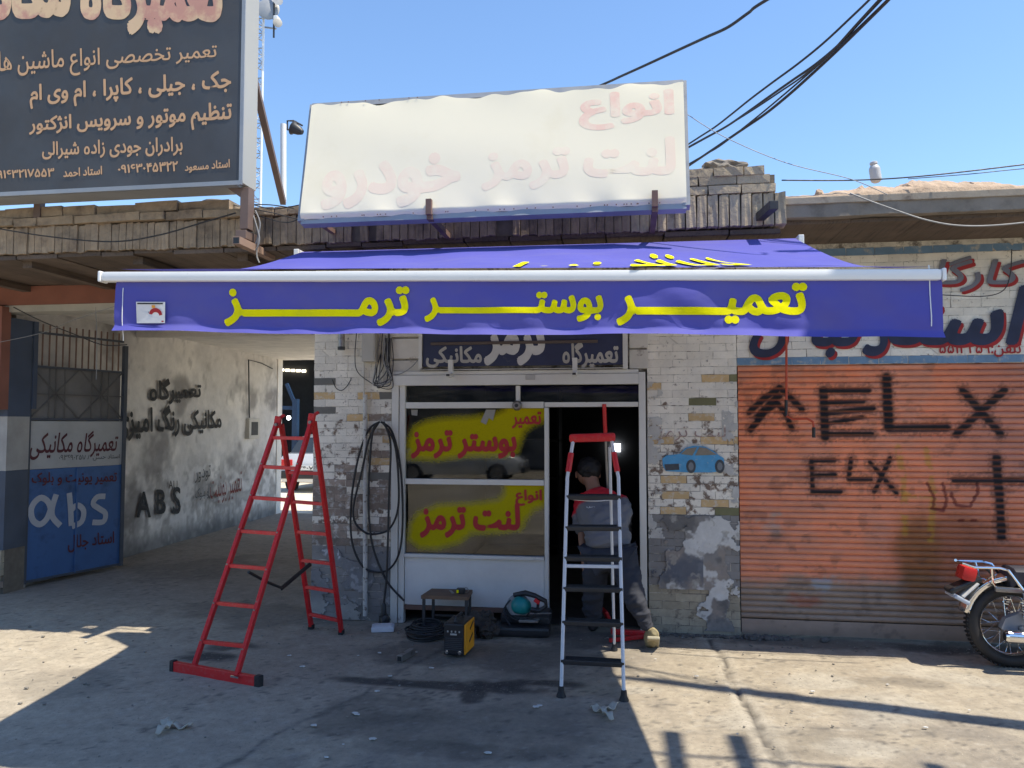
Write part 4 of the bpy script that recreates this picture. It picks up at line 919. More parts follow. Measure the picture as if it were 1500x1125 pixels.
MB().prism([W0-wn*.03, W1-wn*.03, W1-wn*.3, W0-wn*.3], (0, 0, 3.1)).build('wall_core', M_conc, pw)
def QW(x0, y0, x1, y1, tl=0, bl=0): return Qn(x0, y0, x1, y1, W0, wn, tl, bl)
tw = W0+wn*5+Vector((0, 3, 1))
def lw(t, q, m, bo, **k): lettering(pw, t, QW(*q), m, bo, lift=.03, toward=tw, **k)
lw('تعمیرگاه', (216, 552, 292, 596, 6, -8), M_black_paint, .035)
lw('مکانیکی رنگ امیزی', (166, 588, 322, 648, 10, -14), M_black_paint, .035)
lw('تعمیر یونیت', (305, 700, 352, 742, -10, -12), mat('brown_red_paint', (.17, .04, .035), .85), .0)
lw('تودور', (283, 685, 306, 708, -4, -4), mat('thin_black', (.06, .06, .06), .85), -.01)
lw('و بلوک', (283, 716, 303, 734, -4, -4), MATS['thin_black'], -.01)
for t, q, bo in [('A', (197, 720, 218, 758), .02), ('B', (226, 717, 240, 753), .02), ('S', (250, 713, 262, 753), .02), ('AU', (244, 704, 257, 716), -.01)]: lw(t, q, M_black_paint, bo, latin=True)
p = wallpt(366, 628); eb = empty('wall_box', tuple(p), 'small grey open electric box on the stained passage wall', 'box')
a, b_ = wallpt(359, 643), wallpt(375, 613)
c = (a+b_)/2+wn*.03; rotW = Matrix((wd_, wn, Vector((0, 0, 1)))).transposed()
MB().obox(c, ((b_-a).dot(wd_), .09, b_.z-a.z), rotW, .01).build('box_body', M_plate, eb); MB().obox(c+wn*.048, ((b_-a).dot(wd_)*.6, .006, (b_.z-a.z)*.65), rotW).build('box_hole', M_black, eb)
MB().tube([wallpt(362, 612)+wn*.04, wallpt(361, 527)+wn*.04, wallpt(380, 532)+wn*.04, wallpt(396, 540)+wn*.04], .012, 6).build('conduit', M_dark, eb)
o = MB().box((XL0+.1, 11.25, -.03), (3, 14.2, .006)).build('added_bounce_ground', M_yard); o['kind'] = 'structure'  # unseen sunlit court, added to bounce light into the passage
# front-left piers and lintel
LY = 7.1
lp_ = empty('entrance_pier', (V(50, 860, LY).x, LY, 0), 'blue and grey painted pier left of the open gate', 'pier')
zA = V(20, 610, LY).z; zB = V(20, 690, LY).z
M_bluep = mat('dark_blue_paint', (.055, .075, .12), .8, .3, 4, .4, 30); M_greyp = mat('grey_white_paint', (.36, .35, .33), .85, .2, 4, .5, 30)
x0, x1 = V(-60, 700, LY).x, V(8, 700, LY).x
MB().box((x0-1.5, LY, zB), (x1, LY+.3, zA)).build('grey_band', M_greyp, lp_); MB().box((x0-1.5, LY, .45), (x1, LY+.3, zB-.001)).build('blue_band', mat('slate_paint', (.07, .085, .115), .85, .3, 3, .4), lp_); MB().box((x0-1.5, LY, zA+.001), (x1, LY+.3, 2.85)).build('dark_band', M_bluep, lp_)
xx = V(12, 600, LY).x
MB().box((x0-1.5, LY-.12, V(0, 600, LY).z), (xx, LY-.002, 2.95)).build('red_pilaster', mat('faded_brick_red_paint', (.25, .10, .07), .85, .2, 5, .3), lp_)
random.seed(2)
lay(lp_, x0-.6, x1-.01, .0, .45, LY-.01, .066, .22, lambda x, z: M_brickC if random.random() < .6 else M_brickB)
MB().box((x0-1.5, LY+.03, 0), (x1-.01, LY+.3, .449)).build('pier_foot', M_mortarD, lp_)
for i, (qa, qb, mm, zlo) in enumerate([(22, 32, mat('steel_grey_paint', (.15, .155, .165), .7, .3), 0), (31, 39, M_greyp, 0), (38, 45, M_bluep, V(43, 598, LY).z)]):
    MB().box((V(qa, 600, LY+.3).x+.002, LY+.28+.02*i, zlo), (V(qb, 600, LY+.3).x, LY+.34+.02*i, 2.85)).build('gate_post', mm, lp_)
ln = empty('red_lintel', (-4.5, LY, 2.9), 'faded red painted lintel over the passage entrance', 'lintel')
zl = V(100, 446, LY).z
MB().box((-8, LY-.06, zl), (XL0, LY+.2, 3.16)).build('red_face', MATS['faded_brick_red_paint'], ln); MB().box((-8, LY-.03, zl-.07), (XL0, LY+.22, zl-.001)).build('plaster_edge', mat('lintel_plaster', (.42, .40, .35), .9, .2), ln)
MB().box((-8, LY+.22, 3.0), (XL0+.1, 14.4, 3.08)).build('ceiling_slab', mat('dim_ceiling', (.74, .70, .64), .95, .2), ln)
for yy in (9.4,): MB().box((-7, yy, 2.9), (XL0, yy+.14, 2.998)).build('ceiling_beam', MATS['dim_ceiling'], ln)
wq = empty('rear_wall', (-6.7, 14.1, 0), 'plain plaster wall around the rear opening at the far end of the passage', 'wall')
xo = V(405, 700, 14.1).x
MB().box((-8, 14.1, 0), (xo-.0, 14.3, 3.0)).build('wall_panel', mat('grey_plaster', (.76, .72, .66), .9, .2, 3, .4), wq); MB().box((xo, 14.1, V(430, 513, 14.1).z), (XL0, 14.3, 3.15)).build('wall_panel', MATS['grey_plaster'], wq)
MB().box((XL0+.05, FY+.3, 0), (XL0+.2, 11.2, 3.05)).build('wall_panel', MATS['grey_plaster'], wq)  # unseen side wall, stopped short so light enters from the added court
lettering(wq, 'هلیا', Q(395, 652, 404, 672, 14.09), M_black_paint, .0)
# gate leaf
ga, gb = G(31, 862), G(178, 833); ga.z = gb.z = 0; gd = (gb-ga).normalized(); gn = Vector((gd.y, -gd.x, 0)); GL = (gb-ga).length
gt = empty('metal_gate', tuple(ga), 'open metal gate leaf, blue below with abs lettering, white band and lattice above', 'gate')
def gp_(px, py): return onp(px, py, ga, gn)
def gbox(s0, s1, z0, z1, th, m, name, off=0.):
    c = ga+gd*((s0+s1)/2)*GL+gn*off+Vector((0, 0, (z0+z1)/2)); return MB().obox(c, ((s1-s0)*GL, th, z1-z0), Matrix((gd, gn, Vector((0, 0, 1)))).transposed(), .003).build(name, m, gt)
zm = gp_(100, 685).z; zw = gp_(100, 617).z; zt1 = gp_(100, 540).z; zt2 = gp_(184, 507).z
gbox(.02, .98, .06, zm, .02, mat('blue_gate_paint', s2l(62, 98, 146), .55, .2, 3, .15, 20, c2=s2l(44, 64, 94), ms=3, lo=.5, hi=.7), 'blue_panel')
gbox(.02, .98, zm+.003, zw, .024, mat('dirty_white_paint', (.40, .40, .385), .6, .15, 3, .1), 'white_panel')
M_gst = mat('dark_blue_frame', (.06, .07, .09), .6, .3, 4, .1)
gbox(0, .03, .04, zt1+.3, .05, M_gst, 'stile'); gbox(.96, 1, .04, zt2, .05, M_gst, 'stile'); gbox(.48, .5, .06, zm, .012, MATS['blue_gate_paint'], 'panel_seam', .014)
for z in (zw+.02, zt1): gbox(.03, .96, z-.012, z+.012, .03, M_gst, 'rail')
gbox(.03, .96, .05, .075, .04, M_gst, 'rail'); gbox(.03, .96, zt1+.36, zt1+.385, .02, M_gst, 'rail')
for i in range(14): s = .06+i*.065; gbox(s-.006, s+.006, zt1+.014, zt1+.36+.11, .012, M_rust, 'spike_bar')
def gpt(s, z): return ga+gd*s*GL+Vector((0, 0, z))
zc = (zw+zt1)/2; M_gl = mat('dull_gate_iron', (.11, .105, .1), .7, .3)
for k in range(2):
    s0 = .03+k*.465; s1 = s0+.465; sm = (s0+s1)/2
    for q in [((s0, zw+.03), (s1, zt1)), ((s0, zt1), (s1, zw+.03)), ((s0, zc), (s1, zc)), ((sm, zw+.03), (sm, zt1))]: MB().bar(gpt(*q[0]), gpt(*q[1]), .012, .012, up=gn).build('lattice_bar', M_gl, gt)
for s in (.2, .35, .62, .8): gbox(s-.005, s+.005, zw+.03, zt1, .01, M_gl, 'lattice_bar')
MB().obox(ga+gd*.5*GL-gn*.03+Vector((0, 0, zc)), (.9*GL, .004, zt1-zw), Matrix((gd, gn, Vector((0, 0, 1)))).transposed()).build('mesh_backing', mat('wire_mesh_backing', (.2, .19, .18), .9, .3), gt)
tg2 = ga+gn*3
def lg(t, q, m, bo, **k): lettering(gt, t, Qn(*q[:4], ga, gn, *q[4:]), m, bo, lift=.015, toward=CAM, **k)
lg('تعمیرگاه مکانیکی', (42, 628, 172, 674, 4, -6), mat('maroon_paint', (.10, .025, .03), .8), .015, shear=.3)
lg('استاد حسن ۰۹۳۶۹۰۲۵۱۸۸', (85, 666, 174, 677, -1, -4), MATS['thin_black'], -.01)
lg('تعمیر یونیت و بلوک', (45, 692, 170, 712, -2, -2), MATS['maroon_paint'], .02)
M_wl = mat('white_brush_lettering', (.42, .43, .45), .7, .15, 6, 0)
def stroke_letters(parent, strokes, plane, m, r):
    b = MB()
    for pts in strokes:
        P = [plane(x, y)+gn*.02 for x, y in pts]
        b.tube(P, r, 6)
    o = b.build('lettering', m, parent, True); return o
def ribbon(parent, strokes, fn, n_, m, wd, lift, closed=False):
    b = MB(); u = None
    for k, pts in enumerate(strokes):
        P = [fn(x, y) for x, y in pts]
        # resample smooth
        S = []
        for i in range(len(P)-1):
            p0 = P[max(i-1, 0)]; p1 = P[i]; p2 = P[i+1]; p3 = P[min(i+2, len(P)-1)]
            for t in (0, .25, .5, .75): S.append(.5*((2*p1)+(p2-p0)*t+(2*p0-5*p1+4*p2-p3)*t*t+(3*p1-3*p2+p3-p0)*t**3))
        S.append(P[-1]); off = n_*(lift+k*.0006); L_ = []
        for i, p in enumerate(S):
            d = (S[min(i+1, len(S)-1)]-S[max(i-1, 0)]).normalized(); s_ = d.cross(n_).normalized(); L_ += [p+off+s_*wd/2, p+off-s_*wd/2]
        b.add(L_, [(2*i, 2*i+1, 2*i+3, 2*i+2) for i in range(len(S)-1)])
    return b.build('lettering', m, parent)
for letter in ([[(73, 745), (67, 760), (57, 768), (47, 762), (44, 748), (49, 736), (59, 729), (69, 735), (73, 746)], [(81, 724), (75, 744), (76, 758), (87, 770)]], [[(100, 722), (102, 745), (103, 770)], [(102, 748), (112, 740), (121, 748), (118, 764), (104, 771)]], [[(153, 727), (141, 728), (135, 738), (144, 745), (153, 752), (150, 764), (134, 765)]]):
    ribbon(gt, letter, gp_, gn if gn.dot(CAM-ga) > 0 else -gn, M_wl, .065, .016)
lg('استاد جلال', (98, 784, 166, 810, -6, -10), MATS['maroon_paint'], .02)

# ================================================================== YARD BEHIND
hl = empty('dark_hall', (-8, 24, 0), 'dark open hall with roof trusses beyond the rear yard', 'hall')
MB().box((-16, 30, 0), (2, 30.3, 7)).build('back_wall', M_dk, hl); MB().box((-16, 22, 6.2), (2, 30.3, 6.35)).build('roof', M_dk, hl); MB().box((-16, 20.9, 0), (-10.2, 21.2, 6.2)).build('side_wall', mat('hall_side', (.3, .28, .24), .9), hl)
M_truss = mat('truss_paint', (.06, .07, .09), .6)
for Y in (21.2, 24.5):
    b = MB()
    for z in (4.6, 5.6): b.bar((-12, Y, z), (0, Y, z), .1, .1)
    for i in range(14): b.bar((-12+i*.8, Y, 4.6), (-12+i*.8+.4, Y, 5.6), .05, .05); b.bar((-12+i*.8+.4, Y, 5.6), (-12+i*.8+.8, Y, 4.6), .05, .05)
    b.build('truss', M_truss, hl)
for i in range(7): a = V(397+i*8, 541+i*.4, 29.9); MB().box((a.x-.09, 29.9, a.z-.05), (a.x+.07, 29.96, a.z+.05)).build('roof_gap_light', mat('daylight_gap', (.9, .85, .7), emit=((1, .88, .65), 2.5)), hl)
a = V(424, 612, 26); MB().lathe(a, (0, -1, 0), [(0, .05), (.06, .08)], 14).build('lamp', mat('lit_lamp', (.9, .9, 1), emit=((.85, .95, 1), 7.)), hl)
a = V(413, 560, 19.5)
MB().bar(V(420, 562, 19.6), V(434, 596, 19.6), .08, .08).build('brace', mat('blue_steel', s2l(24, 50, 78), .5), hl)
a = V(434, 590, 19.6); MB().box((a.x-.07, 19.5, 0), (a.x+.07, 19.65, a.z+.1)).build('steel_post', MATS['blue_steel'], hl); MB().bar(V(412, 597, 19.6), V(434, 598, 19.6), .08, .1).build('brace', MATS['blue_steel'], hl)

def make_car(loc, rz, paint, label, group=None):
    t = empty('parked_car', (0, 0, 0), label, 'car', group)
    m = mat('car_paint_'+paint[0], paint[1], .25, .03, 1, 0, coat=1.)
    st = [(-2.0, .62, .35, .82), (-1.95, .74, .28, .98), (-1.3, .8, .25, 1.0), (-.6, .82, .25, .98), (.4, .82, .25, .95), (1.2, .8, .25, .88), (1.8, .74, .28, .78), (2.0, .6, .35, .62)]
    b = MB()
    for (x, hw, z0, z1) in st:
        b.v += [(x, -hw*.92, z0), (x, -hw, z0+.15), (x, -hw, z1-.14), (x, -hw*.86, z1), (x, hw*.86, z1), (x, hw, z1-.14), (x, hw, z0+.15), (x, hw*.92, z0)]
    for i in range(len(st)-1):
        for j in range(8): a = i*8+j; c = i*8+(j+1) % 8; b.f.append((a, c, c+8, a+8))
    b.f += [tuple(range(8)), tuple(range(56, 64))]; b.build('body', m, t, True)
    g = MB(); gl = mat('car_glass', (.03, .035, .04), .08, .05, 1, 0)
    cs = [(-1.55, .66, .97), (-1.15, .58, 1.36), (-.2, .58, 1.43), (.35, .57, 1.38), (1.0, .66, .92)]
    for (x, hw, z) in cs: g.v += [(x, -hw if z < 1.1 else -.7, .9), (x, -hw, z), (x, hw, z), (x, hw if z < 1.1 else .7, .9)]
    for i in range(4):
        for j in range(3): a = i*4+j; g.f.append((a, a+1, a+5, a+4))
    g.build('windows', gl, t); MB().prism([(-1.1, -.57, 1.375), (-.2, -.57, 1.445), (.33, -.56, 1.395), (.33, .56, 1.395), (-.2, .57, 1.445), (-1.1, .57, 1.375)], (0, 0, .02)).build('roof', m, t)
    for x in (-1.25, 1.25):
        for y in (-.72, .72):
            w_ = MB().lathe((x, y-.09, .3), (0, 1, 0), [(0, .26), (.02, .3), (.16, .3), (.18, .26)], 24).build('wheel', M_rubber, t, True)
            MB().lathe((x, y-.1 if y < 0 else y+.085, .3), (0, 1, 0), [(0, .17), (.015, .18)], 20).build('rim', M_steel, w_)
    for y in (-.55, .55):
        MB().box((-2.03, y-.16, .68), (-1.93, y+.16, .84), .02).build('tail_light', mat('tail_red', (.5, .02, .02), .3), t); MB().box((1.9, y-.16, .5), (2.0, y+.16, .64), .02).build('headlight', mat('headlight_glass', (.7, .7, .7), .15), t)
    MB().box((-2.06, -.7, .36), (-1.96, .7, .56), .03).build('bumper', M_black, t); MB().box((1.95, -.7, .3), (2.06, .7, .46), .03).build('bumper', M_black, t)
    pt = MB().box((-2.075, -.26, .58), (-2.03, .26, .69), .004).build('licence_plate', mat('plate_white', (.7, .7, .68), .5), t)
    lettering(t, '۳۶۰۷', [Vector((-2.076, .2, .68)), Vector((-2.076, -.2, .68)), Vector((-2.076, -.2, .59)), Vector((-2.076, .2, .59))], M_black_paint, .02, toward=Vector((-9, 0, 0)))
    t.location = loc; t.rotation_euler = (0, 0, rz)
    return t
p = G(404, 722); make_car((p.x+.82, p.y+2.0, 0), R(90), ('silver', (.62, .63, .64)), 'silver parked car seen from behind through the rear opening of the passage')

# ================================================================== CABLES AND FITTINGS ON THE LEFT PILLAR
def cable(name, label, pts, r, m=M_cable, cat='cable', group=None, smooth=8, parent=None):
    P = [Vector(p) for p in pts]; S = []
    for i in range(len(P)-1):
        p0 = P[max(i-1, 0)]; p1 = P[i]; p2 = P[i+1]; p3 = P[min(i+2, len(P)-1)]
        for k in range(smooth): t = k/smooth; S.append(.5*((2*p1)+(p2-p0)*t+(2*p0-5*p1+4*p2-p3)*t*t+(3*p1-3*p2+p3-p0)*t**3))
    S.append(P[-1]); o = MB().tube(S, r, 6).build(name, m, parent, True)
    return tag(o, label, cat, group) if parent is None else o
c1 = empty('extension_cord', tuple(V(575, 640, FY-.06)), 'thick black extension cord hung in long loops on the pillar beside the shop window', 'cord')
YC = FY-.05
loops = [[(553, 632), (548, 640), (538, 680), (534, 740), (536, 800), (540, 770), (520, 780), (514, 720), (524, 650), (552, 622), (578, 640), (588, 700), (588, 760), (572, 830), (556, 838), (530, 815), (514, 770)]]
LP = [
 [(556, 618), (540, 630), (525, 670), (515, 730), (515, 790), (530, 828), (552, 838), (572, 832), (586, 805), (590, 750), (586, 680), (574, 632), (558, 618)],
 [(554, 620), (540, 645), (530, 690), (518, 740), (520, 765), (535, 780), (552, 782), (570, 775), (582, 750), (584, 710), (578, 650), (560, 618)],
 [(556, 618), (546, 632), (541, 690), (540, 745), (546, 800), (566, 850), (592, 880)],
 [(562, 618), (572, 650), (570, 720), (568, 800), (566, 850), (562, 885)]]
for i, l in enumerate(LP):
    cable('cord_loop', None, [V(x, y, YC-.015*i) for x, y in l], .0095, M_rubber, parent=c1)
MB().lathe(V(562, 883, YC-.05), (0, 0, -1), [(0, .012), (.02, .022), (.08, .025), (.1, .03), (.13, .03)], 12).build('plug', M_black, c1, True)
MB().blob(V(563, 908, YC-.08), (.05, .05, .05), 3, .2, 2, 2).build('socket', M_black, c1, True)
wb = empty('wire_tangle', tuple(V(560, 560, FY-.05)), 'tangle of thin dark wires hanging under the grey meter box', 'wires')
r1 = random.Random(9)
for i in range(9):
    x0 = r1.uniform(545, 572); y0 = r1.uniform(470, 520); x2 = r1.uniform(560, 578)
    cable('wire', None, [V(x0, y0, FY-.03), V(x0-r1.uniform(-6, 10), 540, FY-.05), V(r1.uniform(548, 560), r1.uniform(560, 570), FY-.06), V(r1.uniform(565, 575), r1.uniform(555, 568), FY-.06), V(x2, 530, FY-.05), V(x2+r1.uniform(-3, 3), 495, FY-.04)], .004, M_cable if i % 3 else M_wire, parent=wb)
cable('wire', None, [V(524, 470, FY-.04), V(520, 520, FY-.04), V(524, 545, FY-.05), V(545, 562, FY-.05)], .004, M_cable, parent=wb)
cable('wire', None, [V(566, 550, FY-.04), V(585, 548, FY-.05), V(600, 540, FY-.05), V(612, 528, FY-.05)], .004, M_wire, parent=wb)
cable('wire_hook', 'short wire hooked between two bolts on the left pillar', [V(487, 556, FY-.02), V(492, 568, FY-.03), V(500, 572, FY-.03), V(508, 566, FY-.03), V(514, 556, FY-.02)], .004, M_cable)
mbx = empty('meter_box', tuple(V(545, 510, FY-.05)), 'pale grey box on the left pillar just below the awning', 'box')
a = V(535, 531, FY); b_ = V(555, 455, FY); MB().box((a.x, FY-.1, a.z), (b_.x, FY-.004, b_.z), .006).build('box_body', mat('pale_grey_box', (.42, .40, .36), .6), mbx); MB().box((a.x+.012, FY-.104, a.z+.015), (b_.x-.012, FY-.1, b_.z-.01)).build('box_door', MATS['pale_grey_box'], mbx)
a = V(500, 510, FY-.08); sp_ = empty('pipe_stub', tuple(a), 'short round grey pipe stub hanging on the left pillar under the awning', 'pipe')
MB().tube([V(500, 512, FY-.08), V(500, 455, FY-.08)], .03, 16).build('stub', M_steel, sp_, True); MB().tube([V(500, 512.5, FY-.08), V(500, 508, FY-.08)], .033, 16).build('stub_rim', M_dark, sp_, True)
dp = empty('drain_pipe', tuple(V(537, 905, FY-.04)), 'dirty white vertical pipe running down the left pillar', 'pipe')
MB().tube([V(535, 578, FY-.04), V(535, 902, FY-.04)], .021, 12).build('pipe', mat('dirty_white_pipe', (.5, .49, .46), .6, .2, 10, .1, c2=(.2, .17, .14), ms=22, lo=.55, hi=.62), dp, True)
MB().tube([V(533, 470, FY-.03), V(533, 578, FY-.03)], .009, 8).build('thin_pipe', M_plate, dp, True)

# ================================================================== LADDERS
def P3(px, py, d):       # photo pixel at a given camera depth
    return CAM+ray(px, py)*d
def rail_pt(a, b, t): return a.lerp(b, t)
rl = empty('red_ladder', tuple(G(320, 990)), 'red metal folding ladder standing open in front of the left pillar', 'ladder')
FLb, FRb = G(285, 974, .05), G(347, 989, .05); RLb, RRb = G(456, 921, .0), G(500, 929, .0)
FLt, FRt = P3(405, 622, 5.95), P3(456, 619, 5.70); RLt, RRt = P3(412, 622, 6.0), P3(460, 618, 5.75)
for a, b_, nme in ((FLb, FLt, 'front_rail'), (FRb, FRt, 'front_rail')): MB().bar(a, b_, .026, .06, up=(0, 1, .4), bev=.004).build(nme, M_red, rl)
for a, b_ in ((RLb, RLt), (RRb, RRt)): MB().bar(a+Vector((0, 0, .02)), b_, .026, .05, up=(0, 1, -.4), bev=.004).build('rear_rail', M_red, rl); MB().bar(a+Vector((0, 0, .0)), a+Vector((0, 0, .035)), .035, .055, up=(0, 1, 0)).build('rubber_foot', M_rubber, rl)
for (yl, yr) in [(942, 949), (888, 894), (834, 839), (783, 787), (732, 736), (684, 687), (638, 639)]:
    tl = (yl-974)/(622-974); tr = (yr-989)/(619-989); tl = (tl*FLb.z*0+tl); MB().bar(FLb.lerp(FLt, tl*.985), FRb.lerp(FRt, tr*.985), .03, .026, bev=.003).build('rung', M_red, rl)
for (yl, yr) in [(901, 908), (858, 862), (817, 819), (774, 775), (730, 731), (688, 688)]:
    tl = (yl-925)/(622-925); tr = (yr-930)/(618-930); MB().bar(RLb.lerp(RLt, tl), RRb.lerp(RRt, tr), .03, .026, bev=.003).build('rung', M_red, rl)
bbL, bbR = G(256, 976, .03), G(376, 998, .03)
MB().bar(bbL, bbR, .035, .07, bev=.005).build('base_bar', M_red, rl)
dB = (bbR-bbL).normalized(); MB().bar(bbR-dB*.005, bbR+dB*.04, .045, .085, bev=.006).build('rubber_foot', M_rubber, rl); MB().bar(bbL-dB*.03, bbL+dB*.005, .045, .085, bev=.006).build('rubber_foot', M_rubber, rl)
for p in (FLb, FRb): MB().bar(p+Vector((-.03, -.025, .0)), p+Vector((.03, -.03, -.005)), .012, .012).build('bolt', M_chrome, rl)
for a, b_ in ((FLt, RLt), (FRt, RRt)):
    c = (a+b_)/2; MB().obox(c+Vector((0, -.02, .02)), (.05, .03, .09), Matrix.Rotation(.15, 3, 'Y'), .006).build('hinge_plate', M_red, rl); MB().lathe(c+Vector((0, -.06, 0)), (0, 1, 0), [(0, .012), (.08, .012)], 10).build('hinge_pin', M_steel, rl)
    MB().bar(c+Vector((-.03, 0, .03)), c+Vector((.045, 0, .075)), .03, .02, bev=.004).build('hinge_hook', M_red, rl)
cable('strap', None, [P3(364, 838, 5.5), P3(390, 852, 5.65), P3(412, 861, 5.85)], .011, M_black, parent=rl); MB().bar(P3(412, 862, 5.85), P3(455, 826, 6.3), .012, .035, bev=.003).build('strap', M_black, rl)

for a, b_ in ((FLb, FLt), (FRb, FRt)):
    for t_ in (.1, .245, .4, .545, .69, .825): q_ = a.lerp(b_, t_); MB().lathe(q_+Vector((0, -.034, 0)), (0, -1, 0), [(0, .007), (.004, .006)], 8).build('rivet', M_steel, rl)
wl = empty('step_ladder', tuple(G(868, 1020)), 'white step ladder with black treads and a red top handle in front of the doorway', 'ladder')
A0, A1 = G(822, 1016, .02), G(914, 1022, .02); dT = 5.42
T0, T1 = P3(840, 642, dT), P3(895, 640, dT); B0, B1 = G(834, 934, .0), G(900, 950, .02)
J0, J1 = A0.lerp(T0, .68), A1.lerp(T1, .68)
K0, K1 = P3(831, 700, 5.33), P3(906, 700, 5.33)
M_lw = mat('white_enamel', (.62, .64, .68), .35, .06, 4, 0)
for a, k, t_ in ((A0, K0, T0), (A1, K1, T1)):
    MB().tube([a, k, t_], .0125, 10).build('front_rail', M_lw, wl, True); MB().lathe(a+Vector((0, 0, .045)), (0, 0, -1), [(0, .018), (.03, .02), (.055, .03), (.064, .032)], 12).build('rubber_foot', M_rubber, wl, True)
    MB().tube([k.lerp(t_, .15), k.lerp(t_, .62)], .02, 10).build('red_sleeve', M_red, wl, True)
MB().bar(T0+Vector((-.03, 0, .0)), T1+Vector((.03, 0, .0)), .05, .06, bev=.018).build('top_handle', M_red, wl, True)
for y in (731, 779, 825, 870, 919, 974):
    # treads sit on the front rails
    if y > 700: t = (1018-y)/(1018-700); a = A0.lerp(K0, t); b_ = A1.lerp(K1, t)
    sc_ = 0
    MB().bar(a+Vector((-.008, .03, 0)), b_+Vector((.008, .03, 0)), .085, .032, bev=.006).build('tread', M_black, wl)
    bb_ = MB()
    for k in range(5): bb_.bar(a+Vector((.02, -.004+k*.017, .017)), b_+Vector((-.02, -.004+k*.017, .017)), .004, .004)
    bb_.build('tread_ribs', M_rubber, wl)
t = (1018-836)/(318.); MB().bar(A0.lerp(K0, t)+Vector((0, .01, 0)), A1.lerp(K1, t)+Vector((0, .01, 0)), .02, .022, bev=.003).build('cross_bar', M_lw, wl)
R1t = P3(893, 655, 5.46); R0t = P3(842, 655, 5.46); R0b = P3(845, 830, 5.72)
MB().tube([B1+Vector((0, 0, .02)), R1t], .011, 10).build('rear_leg', M_lw, wl, True); MB().lathe(B1+Vector((0, 0, .05)), (0, 0, -1), [(0, .016), (.03, .018), (.06, .027)], 12).build('rubber_foot', M_rubber, wl, True)
B0 = Vector((B1.x-.30, B1.y-.06, .02)); MB().tube([B0, R0t], .011, 10).build('rear_leg', M_lw, wl, True) if False else None
cb = cable('strap', None, [P3(832, 731, 5.28), P3(870, 734, 5.4), P3(905, 731, 5.5)], .004, M_lw, parent=wl)

# ================================================================== PERSON
M_skinp = mat('skin', (.30, .155, .10), .6, .1, 8, .1); M_hair = mat('dark_hair', (.012, .01, .009), .7, .3, 40, .6, 120)
M_shirt = mat('grey_and_red_shirt', (.1, .1, .11), .9, .15, 6, .5, 90, attr='col'); M_trs = mat('dark_navy_trousers', (.035, .038, .05), .92, .2, 6, .4, 60)
def skinmesh(name, joints, edges, radii, m, parent, root=0, sub=2, post=None):
    me = bpy.data.meshes.new(name); me.from_pydata([tuple(j) for j in joints], edges, []); o = bpy.data.objects.new(name, me); COL.objects.link(o)
    md = o.modifiers.new('skin', 'SKIN'); sv = me.skin_vertices[0].data
    for i, r in enumerate(radii): sv[i].radius = r if isinstance(r, tuple) else (r, r); sv[i].use_root = (i == root)
    s = o.modifiers.new('sub', 'SUBSURF'); s.levels = sub; s.render_levels = sub
    dg = bpy.context.evaluated_depsgraph_get(); me2 = bpy.data.meshes.new_from_object(o.evaluated_get(dg)); COL.objects.unlink(o); bpy.data.objects.remove(o)
    me2.name = name; me2.materials.clear()
    if post: post(me2)
    return link(name, me2, m, parent, True)
HIP = V(893, 806, 6.42); SPI = V(888, 775, 6.5); CHE = V(878, 742, 6.66); NEK = V(869, 714, 6.76); HED = V(862, 692, 6.84)
pe = empty('person', (HIP.x, HIP.y, 0), 'person in grey and red work shirt bending forward into the doorway behind the white ladder', 'person')
LS, RS = V(851, 737, 6.78), V(909, 745, 6.72); LE, LH = V(853, 790, 6.70), V(858, 838, 6.62); RE, RH = V(912, 790, 7.02), V(890, 838, 7.15)
LHp, RHp = V(877, 812, 6.45), V(910, 812, 6.42); LK, LA = V(868, 872, 6.50), Vector((V(868, 915, 6.55).x, 6.58, .08)); FT = G(957, 953)
RK = V(930, 880, 6.18); RA = Vector((FT.x-.035, FT.y+.03, .19)); LT = LA+Vector((-.04, .16, -.045)); RT = FT+Vector((.02, -.04, .03))
J = [HIP, SPI, CHE, NEK, HED, HED+Vector((-.01, .03, .07)), LS, LE, LH, LH+Vector((.005, -.0, -.07)), RS, RE, RH, LHp, LK, LA, RHp, RK, RA]
E_ = [(0, 1), (1, 2), (2, 3), (3, 4), (4, 5), (2, 6), (6, 7), (7, 8), (8, 9), (2, 10), (10, 11), (11, 12), (0, 13), (13, 14), (14, 15), (0, 16), (16, 17), (17, 18)]
RR = [(.13, .1), (.12, .09), (.14, .1), .062, .085, .08, .05, .038, .028, .022, .05, .038, .028, .085, .055, .04, .085, .055, .04]
skinmesh('body', J, E_, RR, M_skinp, pe)
def folds(me):
    me.calc_loop_triangles(); N_ = [v.normal.copy() for v in me.vertices]
    for v, n_ in zip(me.vertices, N_):
        q = Vector((v.co.x*9+v.co.z*5, v.co.y*9, v.co.z*22-v.co.x*6)); v.co += n_*(.016*mnoise.noise(q)+.007*mnoise.noise(q*2.3))
def shirtcol(me):
    P = np.zeros(len(me.vertices)*3, np.float32); me.vertices.foreach_get('co', P); P = P.reshape(-1, 3)
    ax = (NEK-HIP).normalized(); s = (P-np.array(HIP))@np.array(ax); Ls = (NEK-HIP).length
    C = np.tile(np.array([.16, .16, .175]), (len(P), 1)); C = mixc(C, s2l(205, 30, 45), sstep(.68, .73, s/Ls)); setcol(me, C)
    folds(me)
